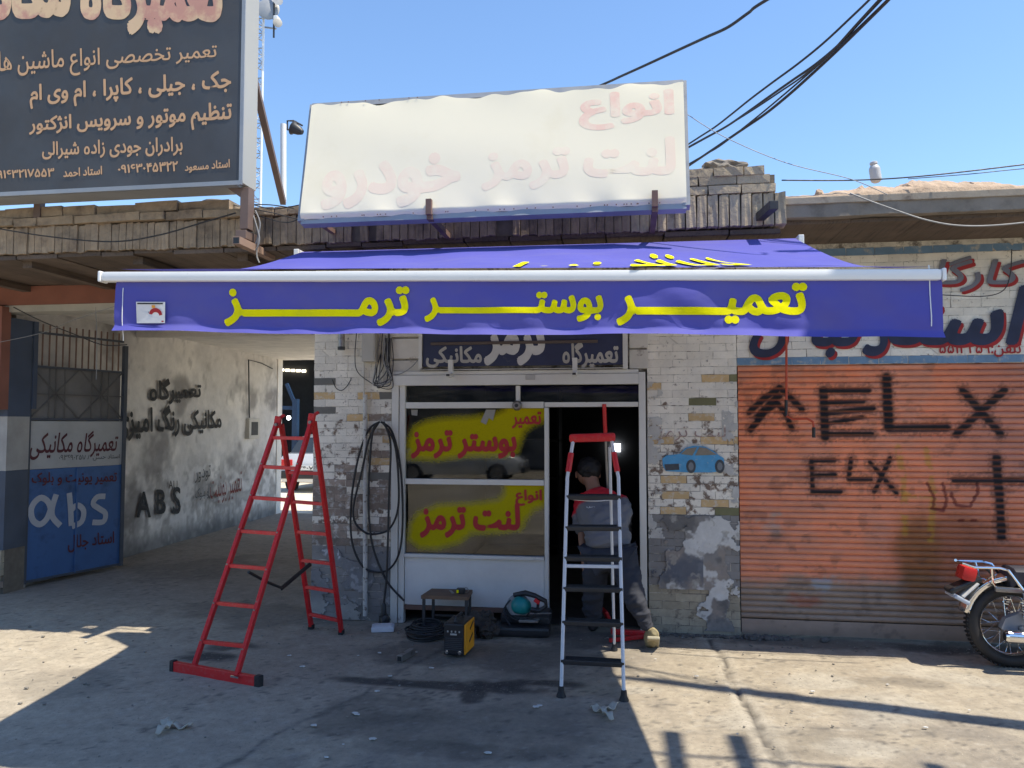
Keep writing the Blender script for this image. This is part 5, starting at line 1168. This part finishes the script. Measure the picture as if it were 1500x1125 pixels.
skinmesh('shirt', [HIP+Vector((0, 0, -.02)), SPI, CHE, NEK+Vector((.005, -.02, -.01)), LS, LS.lerp(LE, .9), RS, RS.lerp(RE, .9), HIP.lerp(SPI, .5), CHE.lerp(NEK, .5)], [(0, 8), (8, 1), (1, 2), (2, 9), (9, 3), (2, 4), (4, 5), (2, 6), (6, 7)],
         [(.215, .15), (.205, .15), (.235, .16), .075, .105, .082, .11, .08, (.205, .15), (.165, .12)], M_shirt, pe, 0, 4, shirtcol)
skinmesh('trousers', [HIP+Vector((0, 0, .03)), LHp, LHp.lerp(LK, .5), LK, LA+Vector((0, 0, .03)), RHp, RHp.lerp(RK, .5), RK, RA.lerp(RK, .4), RA+Vector((0, 0, -.04))], [(0, 1), (1, 2), (2, 3), (3, 4), (0, 5), (5, 6), (6, 7), (7, 8), (8, 9)],
         [(.19, .14), .13, .115, .095, .078, .13, .118, .09, .068, .045], M_trs, pe, 0, 4, folds)
MB().blob(HED+Vector((.01, -.005, .03)), (.105, .118, .108), 2, .06, 5, 4).build('hair', M_hair, pe, True)
MB().blob(HED+Vector((-.012, .02, -.015)), (.09, .1, .1), 3, .02, 2, 3).build('head', M_skinp, pe, True)
for s in (-1, 1): MB().blob(HED+Vector((.1*s-.005, -.0, -.02)), (.014, .022, .033), 3, .05, 2, 2).build('ear', M_skinp, pe, True)
M_shoe = mat('yellow_brown_shoe', s2l(150, 138, 104), .8, .2, 8, .3)
MB().blob(FT+Vector((-.012, .05, .085)), (.055, .13, .07), 4, .05, 2, 4, Matrix.Rotation(-.55, 3, 'X')@Matrix.Rotation(.15, 3, 'Z')).build('shoe', M_shoe, pe, True)
MB().obox(FT+Vector((0, .035, .05)), (.095, .27, .026), Matrix.Rotation(-.55, 3, 'X'), .01).build('shoe_sole', mat('pale_sole', (.4, .36, .25), .8), pe)
MB().blob(LA+Vector((0, .07, -.03)), (.05, .13, .05), 4, .05, 2, 3).build('shoe', M_black, pe, True)
for k in range(4):
    f0 = LH+Vector((-.018+.012*k, -.012, -.05)); MB().tube([f0, f0+Vector((.002, -.004, -.035)), f0+Vector((.004, .012, -.06+.004*abs(k-1)))], [.0085, .0078, .006], 7).build('finger', M_skinp, pe, True)
MB().tube([LH+Vector((.012, -.02, -.02)), LH+Vector((.03, -.03, -.045)), LH+Vector((.03, -.025, -.07))], [.0095, .009, .007], 7).build('thumb', M_skinp, pe, True)
lettering(pe, 'ترمز سرویس', [CHE+Vector((-.1, -.165, .03)), CHE+Vector((.12, -.155, -.0)), CHE+Vector((.12, -.165, -.025)), CHE+Vector((-.1, -.175, .005))], M_bar, .0, lift=.006)
MB().bar(HIP+Vector((.16, -.06, -.0)), HIP+Vector((.165, -.06, -.15)), .05, .02, up=(0, 1, 0), bev=.006).build('red_cloth', M_red, pe)
# red trolley jack in doorway
p = G(925, 935); jk = empty('trolley_jack', tuple(p), 'low red trolley jack on the floor in the doorway by the standing foot', 'jack')
MB().bar(G(895, 925, .05), G(948, 928, .03), .05, .04, bev=.006).build('frame_bar', M_red, jk); MB().bar(G(893, 938, .03), G(948, 932, .03), .03, .03, bev=.005).build('frame_bar', M_red, jk)
MB().bar(P3(885, 893, 6.7), P3(900, 925, 6.7), .16, .03, bev=.01).build('red_plate', M_red, jk); MB().lathe(G(948, 935, .03), (1, 0, 0), [(0, .03), (.03, .03)], 14).build('wheel', M_steel, jk)

# ================================================================== THINGS ON THE GROUND
def ga_(x, y, z=0.): return G(x, y, z)
st = empty('metal_stool', tuple(G(655, 905)), 'low stool with a brown wooden top and dark steel legs below the window', 'stool')
zt_ = .285; c = [G(617, 872+5, zt_), G(688, 877, zt_)]; s0 = V(618, 876, 6.33); s1 = V(687, 876, 6.33); zt_ = s0.z
MB().prism([(s0.x, 6.30, zt_-.0), (s1.x, 6.30, zt_), (s1.x-.02, 6.58, zt_), (s0.x+.02, 6.58, zt_)], (0, 0, .028)).build('stool_top', mat('scuffed_brown_board', (.17, .105, .065), .75, .3, 8, .3, 30), st)
for x, y in ((s0.x+.02, 6.32), (s1.x-.02, 6.32), (s0.x+.04, 6.56), (s1.x-.04, 6.56)): MB().box((x-.011, y-.011, 0), (x+.011, y+.011, zt_-.001)).build('leg', M_dark, st)
MB().box((s0.x+.04, 6.555, .09), (s1.x-.04, 6.567, .105)).build('stretcher', M_dark, st)
p = Vector((V(675, 860, 6.42).x, 6.42, zt_+.028)); tm = empty('tape_measure', tuple(p), 'small black and yellow tape measure lying on the stool', 'tape measure')
MB().box((p.x-.035, p.y-.03, p.z), (p.x+.035, p.y+.03, p.z+.045), .01).build('case', M_black, tm); MB().box((p.x-.03, p.y-.032, p.z+.01), (p.x-.012, p.y-.0305, p.z+.035)).build('yellow_label', M_yellow, tm); MB().torus(p+Vector((.045, 0, .03)), (0, 1, 0), .02, .003, 14, 6).build('wrist_loop', M_steel, tm)
MB().bar(p+Vector((-.06, -.02, .004)), p+Vector((-.11, .08, .004)), .02, .006).build('tape_blade', M_steel, tm)
p = G(661, 962); wv = empty('welding_machine', tuple(p), 'small black and orange welding inverter on the ground before the stool', 'welder')
a = G(648, 963); b_ = G(676, 966); rotz = Matrix.Rotation(R(-4), 3, 'Z'); cw = Vector(((a.x+b_.x)/2+.02, a.y+.13, .135))
MB().obox(cw, (.155, .27, .235), rotz, .012).build('casing', M_black, wv); MB().obox(cw+rotz@Vector((.083, 0, 0)), (.012, .25, .22), rotz, .004).build('side_cover', mat('orange_yellow_plastic', s2l(225, 150, 30), .5), wv)
fr_ = lambda x, z, w_, h_, m, n: MB().obox(cw+rotz@Vector((x, -.138, z)), (w_, .006, h_), rotz).build(n, m, wv)
for k in range(4): fr_(-.045+.03*k, .06, .01, .012, M_sgl, 'indicator')
for k in range(7): fr_(0, .01-.014*k, .13, .005, mat('grille_grey', (.06, .06, .065), .6), 'grille_bar')
fr_(0, .04, .05, .012, M_sgl, 'front_label')
for sx in (-.05, .05): MB().lathe(cw+rotz@Vector((sx, -.13, -.09)), rotz@Vector((0, -1, 0)), [(0, .016), (.02, .014), (.021, .008)], 12).build('socket', M_chrome, wv)
MB().tube([cw+rotz@Vector((0, -.1, .12)), cw+rotz@Vector((0, -.09, .15)), cw+rotz@Vector((0, .09, .15)), cw+rotz@Vector((0, .1, .12))], .01, 8).build('handle', M_black, wv, True)
for k, off in enumerate(((.05, .05), (.03, -.04))): MB().bar(cw+rotz@Vector((.0905, off[0]-.05, off[1])), cw+rotz@Vector((.0905, off[0]+.04, off[1]+.04)), .003, .014, up=(0, 0, 1)).build('dark_flash', M_black, wv)
p = G(618, 935); co = empty('cable_coil', tuple(p), 'coil of thick black welding cable left of the welding machine', 'cable')
r2 = random.Random(12)
for k in range(11):
    rr = .17-.008*(k % 4)+r2.uniform(-.02, .015); z = .012+.017*(k//2)
    MB().torus(p+Vector((r2.uniform(-.015, .015)+.03, .05+r2.uniform(-.02, .02), z+.01)), (r2.uniform(-.08, .08), r2.uniform(-.08, .08), 1), rr if k < 7 else rr*.8, .009, 36, 6).build('cable_turn', M_rubber, co, True)
cable('cable_tail', None, [p+Vector((.2, .1, .05)), p+Vector((.32, .2, .08)), p+Vector((.45, .15, .1)), p+Vector((.4, .0, .12))], .009, M_rubber, parent=co)
p = G(700, 935); gv = empty('leather_gloves', tuple(p), 'pile of crumpled dark brown work gloves and cloth right of the welder', 'gloves')
for k, (dx, dy, dz, a, b2, c2_) in enumerate([(0, .05, .1, .1, .07, .09), (.08, .0, .07, .08, .07, .06), (-.06, -.05, .05, .05, .06, .07), (.05, .1, .14, .07, .06, .06)]): MB().blob(p+Vector((dx, dy, dz)), (a, b2, c2_), k+5, .28, 2.4, 4).build('glove', mat('brown_leather', (.045, .036, .03), .85, .3, 10, .6, 60), gv, True)
p = G(765, 930); bg_ = empty('tool_bag', tuple(p), 'flat black open tool case lying before the doorway mullion', 'case')
MB().obox(p+Vector((0, .03, .045)), (.46, .26, .08), Matrix.Rotation(.05, 3, 'Z'), .025).build('case_base', M_black, bg_); MB().obox(p+Vector((.02, .12, .13)), (.42, .2, .07), Matrix.Rotation(.2, 3, 'X'), .02).build('case_lid', mat('dull_black_case', (.03, .03, .033), .6), bg_)
MB().bar(p+Vector((.06, -.0, .175)), p+Vector((.24, .02, .18)), .01, .008).build('steel_strip', M_chrome, bg_)
p = V(765, 890, 6.42); gr = empty('angle_grinder', tuple(p), 'teal and black circular saw with a red switch lying on the black case', 'power tool')
MB().torus(p+Vector((-.01, .02, .03)), (0, -1, .2), .14, .012, 30, 8, arc=(R(20), R(200))).build('hose_loop', M_rubber, gr, True)
MB().lathe(p+Vector((.02, .04, .0)), (-.5, -1, .35), [(0, .06), (.03, .07), (.11, .07), (.13, .055), (.15, .02)], 20).build('motor_housing', mat('teal_plastic', s2l(20, 130, 130), .45), gr, True)
MB().tube([p+Vector((-.07, 0, .1)), p+Vector((.03, -.02, .125)), p+Vector((.11, -.04, .11)), p+Vector((.2, -.05, .07)), p+Vector((.205, -.05, .03)), p+Vector((.15, -.05, -.01)), p+Vector((.08, -.05, -.0))], [.02, .024, .022, .02, .017, .018, .022], 8).build('handle', M_black, gr, True)
MB().obox(p+Vector((.13, -.06, .07)), (.05, .03, .03), Matrix.Rotation(.6, 3, 'Y'), .006).build('red_switch', M_red, gr)
MB().lathe(p+Vector((-.04, .05, 0)), (0, -1, .2), [(0, .1), (.006, .1)], 30).build('guard_disc', mat('grey_guard', (.25, .26, .27), .4, metal=.5), gr)
MB().bar(p+Vector((-.02, -.02, -.1)), p+Vector((.14, -.03, -.095)), .08, .02, bev=.004).build('base_plate', M_steel, gr)
cable('power_lead', None, [p+Vector((-.1, 0, .06)), p+Vector((-.15, .0, -.02)), p+Vector((-.1, -.05, -.13)), p+Vector((0, -.08, -.15))], .007, M_cable, parent=gr)
p = G(560, 925); wt = empty('white_tray', tuple(p), 'small white foam tray on the ground left of the black cable coil', 'tray')
rz_ = Matrix.Rotation(.25, 3, 'Z'); MB().obox(p+Vector((0, .02, .025)), (.19, .13, .045), rz_, .01).build('tray_base', mat('white_foam', (.68, .68, .7), .7), wt); MB().obox(p+Vector((0, .02, .051)), (.15, .09, .006), rz_, .002).build('tray_lid', MATS['white_foam'], wt)
p = G(585, 970); sq = empty('steel_tube_offcut', tuple(p), 'short offcut of dark square steel tube lying before the coil', 'tube')
dv = Vector((.22, .97, 0)).normalized(); MB().bar(p+Vector((0, 0, .025)), p+Vector((0, 0, .025))+dv*.2, .045, .045, bev=.003).build('tube', M_steel, sq); MB().bar(p+Vector((0, 0, .025))-dv*.001, p+Vector((0, 0, .025))+dv*.003, .034, .034).build('tube_mouth', M_black, sq)
def rag(px, py, label, seed, ang):
    p = G(px, py); t = empty('cloth_scrap', tuple(p), label, 'rag'); r = random.Random(seed)
    for k in range(3):
        a = ang+k*2.2+r.uniform(-.3, .3); L_ = r.uniform(.08, .13); d = Vector((math.cos(a), math.sin(a)*1.2, 0)); s_ = Vector((-d.y, d.x, 0)).normalized(); b = MB()
        for i in range(9): q = p+d*L_*i/8+Vector((0, 0, .016+.014*math.sin(i*1.1+k)+.004*k)); w_ = .022*(1-.3*math.sin(i)); b.v += [tuple(q+s_*w_+Vector((0, 0, .006))), tuple(q), tuple(q-s_*w_+Vector((0, 0, .008)))]
        for i in range(8): b.f += [(3*i, 3*i+1, 3*i+4, 3*i+3), (3*i+1, 3*i+2, 3*i+5, 3*i+4)]
        o = b.build('cloth_strip', mat('beige_cloth', (.42, .39, .32), .9, .2, 10, .5), t, True); md = o.modifiers.new('s', 'SOLIDIFY'); md.thickness = .006
rag(250, 1067, 'crumpled beige cloth scrap on the ground at the lower left', 1, .3); rag(883, 1046, 'crumpled beige cloth scrap on the ground below the white ladder', 2, .6)
lt = MB(); r3 = random.Random(5)
for (x, y) in [(571, 990), (632, 978), (553, 1012), (520, 1044), (523, 1046), (460, 1062), (503, 1090), (478, 1109), (545, 1082), (424, 960), (443, 976), (525, 960), (556, 956), (1300, 1002), (1190, 1012), (1355, 1065), (1080, 1075), (126, 940), (30, 950), (785, 1035), (790, 1033), (610, 955), (715, 1102), (960, 965), (1020, 990), (1420, 1040)]:
    p = G(x, y, .012); s = r3.uniform(.006, .018); lt.blob(p, (s*1.4, s, s*.35), x, .3, 2, 1)
lt.build('litter_chips', mat('pale_litter', (.5, .49, .46), .8))['kind'] = 'stuff'
pb = MB()
for i in range(420):
    x = r3.uniform(-7, 4.5); y = r3.uniform(3.3, 6.55); s = r3.uniform(.003, .009)
    if r3.random() < .5 and x > -3.2: y = 6.3+abs(r3.gauss(0, .12))
    if x < -3.3: s *= 1.5
    pb.blob((x, y, .008), (s*1.3, s, s*.7), i, .2, 2, 1)
pb.build('gravel', mat('gravel_stone', (.22, .2, .17), .95, .3, 20), None)['kind'] = 'stuff'
db = MB()
for i in range(120):
    x = XR1+.03+abs(r3.gauss(0, .16)); s = r3.uniform(.008, .03); db.blob((x, 6.6-abs(r3.gauss(0, .03)), s*.5), (s*1.3, s, s*.8), i, .3, 2, 1)
for i in range(90): s = r3.uniform(.006, .018); db.blob((XR0+r3.random()*.9, 6.6-abs(r3.gauss(0, .03)), s*.4), (s*1.3, s, s*.8), i, .3, 2, 1)
db.build('fallen_plaster', mat('plaster_debris', (.12, .11, .10), .95, .3, 20), None)['kind'] = 'stuff'

# ================================================================== MOTORCYCLE
def moto():
    C = G(1482, 977); WX, WY = C.x, C.y; t = empty('motorcycle', (WX, WY, 0), 'motorcycle with chrome rear wheel, red tail light and black seat parked before the shutter', 'motorcycle')
    RT_ = .30; ax = (0, 1, 0)
    def wheel(cx, nm):
        c = Vector((cx, WY, RT_)); w_ = MB().torus(c, ax, RT_-.045, .045, 56, 10, 1.05).build('wheel', M_rubber, t, True)
        tr = MB()
        for i in range(60):
            a = 2*math.pi*i/60; d = Vector((math.cos(a), 0, math.sin(a)))
            for s in (-1, 1): tr.obox(c+d*(RT_-.002)+Vector((0, .02*s, 0)), (.012, .022, .014), Matrix.Rotation(-a, 3, 'Y'))
        tr.build('tread_blocks', M_rubber, w_)
        MB().torus(c, ax, RT_-.088, .012, 56, 8, 1.9).build('rim', M_chrome, w_, True)
        MB().lathe(c+Vector((0, -.05, 0)), ax, [(0, .03), (.01, .075), (.09, .075), (.1, .03)], 24).build('hub', M_steel, w_, True)
        sp2 = MB()
        for i in range(32):
            a = 2*math.pi*i/32; b2 = a+(.5 if i % 2 else -.5); s = -1 if i % 4 < 2 else 1
            sp2.tube([c+Vector((math.cos(b2)*.07, .035*s, math.sin(b2)*.07)), c+Vector((math.cos(a)*(RT_-.09), 0, math.sin(a)*(RT_-.09)))], .0016, 4)
        sp2.build('spokes', M_chrome, w_)
    wheel(WX, 'rear'); wheel(WX+1.24, 'front')
    p = lambda dx, dz, dy=0.: Vector((WX+dx, WY+dy, dz))
    MB().torus(p(0, RT_), ax, RT_+.035, .05, 30, 8, 1.1, arc=(R(95), R(285))).build('unused', M_chrome, t) if False else None
    # rear fender arc
    b = MB(); n = 22
    for i in range(n+1):
        a = R(168-118*i/n); r = RT_+.035
        for s, k in ((-.07, -.03), (-.06, .0), (0, .012), (.06, 0), (.07, -.03)): b.v.append(tuple(p(math.cos(a)*(r+k), RT_+.02+math.sin(a)*(r+k), s)))
    for i in range(n):
        for j in range(4): q = i*5+j; b.f.append((q, q+1, q+6, q+5))
    o = b.build('rear_fender', M_chrome, t, True); md = o.modifiers.new('s', 'SOLIDIFY'); md.thickness = .004
    MB().bar(p(-.34, .50), p(-.235, .60), .17, .012, bev=.003).build('licence_plate', mat('plate_white', (.7, .7, .68), .5), t)
    MB().bar(p(-.40, .51), p(-.30, .455), .18, .03, bev=.01).build('mud_flap', mat('white_blue_flap', (.45, .5, .58), .4), t)
    MB().bar(p(-.42, .53), p(-.20, .63), .12, .04, bev=.015).build('light_bracket', M_black, t)
    MB().obox(p(-.285, .66), (.10, .13, .10), Matrix.Rotation(.25, 3, 'Y'), .022).build('tail_light', mat('tail_red', (.5, .02, .02), .3), t, True)
    for s in (-.13, .13):
        MB().tube([p(-.33, .74, s*.5), p(-.28, .725, s), p(-.12, .725, s), p(-.06, .71, s), p(.03, .58, s), p(.08, .55, s)], .010, 8).build('grab_rail', M_chrome, t, True)
        MB().tube([p(-.17, .72, s), p(-.155, .62, s*.8), p(-.12, .57, s*.7)], .008, 8).build('rail_stay', M_chrome, t, True)
        MB().bar(p(-.14, .57, s*.8), p(.45, .55, s*.8), .03, .035, bev=.008).build('frame_tube', M_steel, t); MB().tube([p(.03, .56, s*1.1), p(.05, .33, s*1.15)], .013, 8).build('shock_rod', M_chrome, t, True)
        sp3 = [p(.034+.016*(i/60.), .52-.16*i/60., s*1.12)+Vector((.028*math.cos(i*.95), .028*math.sin(i*.95), 0)) for i in range(61)]; MB().tube(sp3, .005, 5).build('shock_spring', M_chrome, t, True)
        MB().lathe(p(.06, .535, s*1.4), (0, s, 0), [(-.02, .02), (.0, .034), (.05, .036), (.06, .02)], 16).build('turn_signal', mat('amber_lens', s2l(220, 80, 20), .3), t, True)
        MB().bar(p(0, RT_, s*.9), p(.5, .33, s*.75), .03, .04, bev=.008).build('swing_arm', M_steel, t)
        MB().tube([p(.98, .78, s*.8), p(1.24, .3, s*.8)], .02, 10).build('fork_tube', M_chrome, t, True)
        MB().tube([p(.96, .82, s*.3), p(.93, .95, s*1.2), p(.85, .98, s*2.4)], .011, 8).build('handlebar', M_chrome, t, True)
    MB().torus(p(-.21, .63, -.02), (.3, 1, .2), .09, .014, 20, 8, arc=(R(-60), R(100))).build('rubber_strap', M_rubber, t, True)
    b = MB(); prof = [(-.03, .68, .09), (.0, .715, .11), (.2, .715, .13), (.42, .70, .12), (.52, .70, .09)]
    for (dx, z, hw) in prof: b.v += [tuple(p(dx, z-.11, -hw)), tuple(p(dx, z-.02, -hw)), tuple(p(dx, z, -hw*.7)), tuple(p(dx, z+.005, 0)), tuple(p(dx, z, hw*.7)), tuple(p(dx, z-.02, hw)), tuple(p(dx, z-.11, hw))]
    for i in range(4):
        for j in range(7): q = i*7+j; r = i*7+(j+1) % 7; b.f.append((q, r, r+7, q+7))
    b.f += [tuple(range(7)), tuple(range(28, 35))]; b.build('seat', mat('blue_black_vinyl', (.03, .032, .045), .5), t, True)
    MB().blob(p(.74, .74), (.26, .13, .11), 1, .0, 1, 3).build('fuel_tank', mat('dark_red_tank', (.2, .02, .02), .3, coat=1.), t, True)
    MB().obox(p(.62, .42), (.34, .26, .26), Matrix.Identity(3), .04).build('engine', M_steel, t); MB().obox(p(.68, .58), (.14, .2, .14), Matrix.Rotation(.2, 3, 'Y'), .01).build('cylinder', M_steel, t)
    MB().prism([tuple(p(-.11, .30, -.115)), tuple(p(-.08, .37, -.115)), tuple(p(.02, .41, -.115)), tuple(p(.45, .42, -.115)), tuple(p(.45, .27, -.115)), tuple(p(-.05, .24, -.115))], (0, .05, 0)).build('chain_guard', mat('grey_guard_paint', (.22, .23, .25), .45), t)
    MB().tube([p(-.12, .262, -.18), p(-.105, .262, -.18), p(.35, .25, -.18), p(.5, .24, -.16), p(.75, .2, -.1), p(.85, .4, -.05)], [.03, .045, .047, .03, .022, .02], 16).build('muffler', M_chrome, t, True); MB().tube([p(-.122, .262, -.18), p(-.118, .262, -.18)], .024, 14).build('muffler_hole', M_black, t)
    MB().lathe(p(1.05, .84), (1, 0, 0), [(0, .04), (.03, .085), (.09, .09), (.1, .08)], 20).build('headlight', M_chrome, t, True)
moto()

# ================================================================== OVERHEAD CABLES AND WHAT HOLDS THEM, WITH AN ADDED SHADOW CASTER
PB = Vector((4.0, 4.55, 0)); po = empty('utility_pole', tuple(PB), 'tall grey steel utility pole at the roadside', 'pole')
MB().tube([PB, PB+Vector((0, 0, 8.4))], [.11, .06], 14).build('pole_shaft', M_galv, po, True); MB().bar(PB+Vector((-.7, .1, 7.9)), PB+Vector((.7, -.1, 7.9)), .08, .08).build('cross_arm', M_galv, po)
tp = empty('shadow_platform', (3.6, 3.2, 6), 'unseen raised platform with protruding beams, added to cast shadows on the ground', 'platform')  # out-of-view platform added for the shadows it throws on the ground
for i, xx in enumerate((3.0, 3.35, 3.85, 4.3)): MB().box((xx, 2.2, 6.0), (xx+.055, 3.93 if i < 2 else 3.4+.1*i, 6.12)).build('beam', M_rust, tp)
rq = random.Random(4)
for i in range(16): MB().box((3.8+.16*i, 1.6, 6.13), (3.8+.16*i+.15, 3.47+rq.uniform(-.07, .12), 6.17)).build('plank', M_wood, tp)  # uneven plank ends shape a ragged edge on the cast shadow
MB().box((2.6, 1.6, 6.125), (3.79, 3.2, 6.18)).build('deck', M_rust, tp); MB().box((5.9, 2.2, 0), (6.1, 2.4, 5.99)).build('leg', M_galv, tp)
MB().bar((2.2, 3.62, 6.3), (5.6, 3.5, 6.3), .03, .03).build('guard_wire', M_dark, tp)
cab = 'cables running up to the pole'
tops = [PB+Vector((-.6+.3*i, 0, 7.95)) for i in range(5)]
def pxrun(pts, d0, d1, n=9):
    """points along a photo-space polyline whose inverse depth changes evenly, as on a straight taut cable"""
    out = []
    for i in range(n):
        t = i/(n-1); k = t*(len(pts)-1); j = min(int(k), len(pts)-2); f = k-j
        out.append(P3(pts[j][0]*(1-f)+pts[j+1][0]*f, pts[j][1]*(1-f)+pts[j+1][1]*f, 1/((1-t)/d0+t/d1)))
    return out
specs = [([(1004, 214), (1052, 183), (1108, 138), (1190, 78), (1272, 2)], .011), ([(1004, 219), (1060, 188), (1120, 150), (1200, 95), (1285, 2)], .009), ([(1004, 218), (1070, 182), (1140, 132), (1215, 80), (1292, -2)], .013),
         ([(1004, 246), (1062, 207), (1134, 158), (1208, 92), (1302, 0)], .015), ([(1004, 243), (1058, 212), (1128, 156), (1212, 84), (1298, 2)], .009)]
for i, (pp, r) in enumerate(specs):
    run = pxrun(pp+[(pp[-1][0]+175, -185)], 8.2, 4.9, 12); e = run[-1]; tp_ = tops[i]
    cable('overhead_cable', ['uppermost black overhead cable at the right of the white roof sign', 'thin black overhead cable just under the uppermost one', 'thick black cable in the middle of the overhead bundle', 'lowest and thickest black cable of the overhead bundle', 'thin black cable twisted along the lowest overhead cable'][i], [run[0]+(run[0]-run[2])]+run+[e.lerp(tp_, .5)+Vector((0, 0, -.1)), tp_], r*.78, M_cable, 'cable', cab, 6)
cable('overhead_cable', 'single grey cable rising to the right from behind the top of the white roof sign', [P3(800, 158, 8.8)]+pxrun([(880, 125), (940, 98), (1005, 68), (1066, 40), (1126, -2)], 7.8, 5.4)+[P3(1330, -120, 4.6), PB+Vector((-.7, 0, 8.1))], .0115, M_cable, 'cable', cab, 10)
cable('thin_wire', 'thin wire drooping from the roof sign down to the rubble edge', [V(1003, 165, 5.9), V(1060, 200, 5.9), V(1150, 238, 5.9), V(1245, 262, 5.9), V(1300, 285, 5.8)], .003, M_wire, 'wire')
cable('pale_wire', 'pale grey wire sagging across the concrete eave at the right', [V(1245, 283, 5.75), V(1290, 300, 5.72), V(1360, 323, 5.7), V(1420, 331, 5.7), V(1500, 326, 5.7), V(1600, 310, 5.7)], .006, M_wire, 'wire')
cable('roof_wire', 'dark wire stretched just above the rubble to the right edge', [V(1145, 264, 5.9), V(1250, 264, 5.9), V(1350, 258, 5.8), V(1500, 241, 5.8), V(1700, 215, 5.8)], .005, M_cable, 'wire')
cable('roof_wire', 'lower dark wire above the rubble at the right edge', [V(1330, 262, 5.9), V(1420, 255, 5.8), V(1500, 247, 5.8), V(1700, 230, 5.8)], .003, M_cable, 'wire')
cable('cornice_cable', 'dark cable sagging along the brick cornice below the billboard', [V(-40, 328, 5.75), V(60, 345, 5.75), V(160, 354, 5.74), V(230, 345, 5.74), V(300, 325, 5.74), V(345, 312, 5.74)], .006, M_cable)
cable('arched_cable', 'short grey cable arching over the broken brick edge beside the billboard post', [V(290, 298, 6.0), V(305, 293, 6.), V(325, 294, 6.), V(350, 302, 5.9)], .009, M_wire)
cl = empty('cable_loops', tuple(V(368, 330, 5.7)), 'tangled grey cable loops hanging at the foot of the billboard post', 'cables')
for k, pts in enumerate([[(362, 305), (358, 330), (364, 360), (374, 366), (380, 350), (374, 325), (368, 308)], [(374, 308), (381, 330), (372, 362), (362, 355), (360, 325)], [(370, 310), (378, 345), (376, 372), (380, 385)], [(360, 304), (400, 312), (440, 322), (470, 326)], [(362, 300), (395, 300), (430, 305)], [(356, 306), (385, 318), (420, 326), (442, 318)], [(365, 298), (400, 306), (440, 300)]]):
    cable('cable_strand', None, [V(x, y, 5.7+.01*k) for x, y in pts], .006 if k < 3 else .0045, M_wire if k < 3 else M_cable, parent=cl)
cable('wall_wire', 'thin wire hanging in front of the passage entrance', [V(140, 450, 6.9), V(142, 500, 6.9), V(141, 556, 6.9)], .003, M_wire, 'wire')
cable('wall_wire', 'pale wires crossing under the red lintel at the left edge', [V(-20, 505, 6.9), V(60, 488, 6.9), V(110, 468, 6.9), V(170, 448, 6.9)], .003, M_wire, 'wire')
cable('gate_wire', 'dark wire sagging under the lintel above the gate', [V(20, 450, 6.95), V(60, 470, 7.), V(110, 490, 7.), V(150, 505, 7.), V(186, 505, 7.)], .006, M_cable, 'wire')
cable('shutter_wire', 'thin dark wire hanging over the calligraphy at the right edge', [V(1380, 432, 6.55), V(1440, 434, 6.55), V(1470, 425, 6.55), V(1480, 400, 6.55), V(1482, 365, 6.5)], .004, M_cable, 'wire')

# ================================================================== ACROSS THE STREET (seen in the window, and bounces light)
ac = empty('street_building', (0, -16, 0), 'row of low beige shops across the street', 'building')
MB().box((-30, -20, 0), (30, -16, 6)).build('wall', mat('beige_render', (.20, .185, .16), .9, .15, 1), ac)
for i in range(8): MB().box((-28+i*7, -15.98, .05), (-23+i*7, -15.9, 3.)).build('shutter', mat('dark_shutter', (.08, .09, .1), .6), ac)
make_car((-5.0, -9.5, 0), 0, ('white', (.6, .6, .58)), 'white car parked across the street'); make_car((.6, -9.2, 0), R(180), ('silver', (.5, .5, .5)), 'silver car parked across the street nearest the shop')
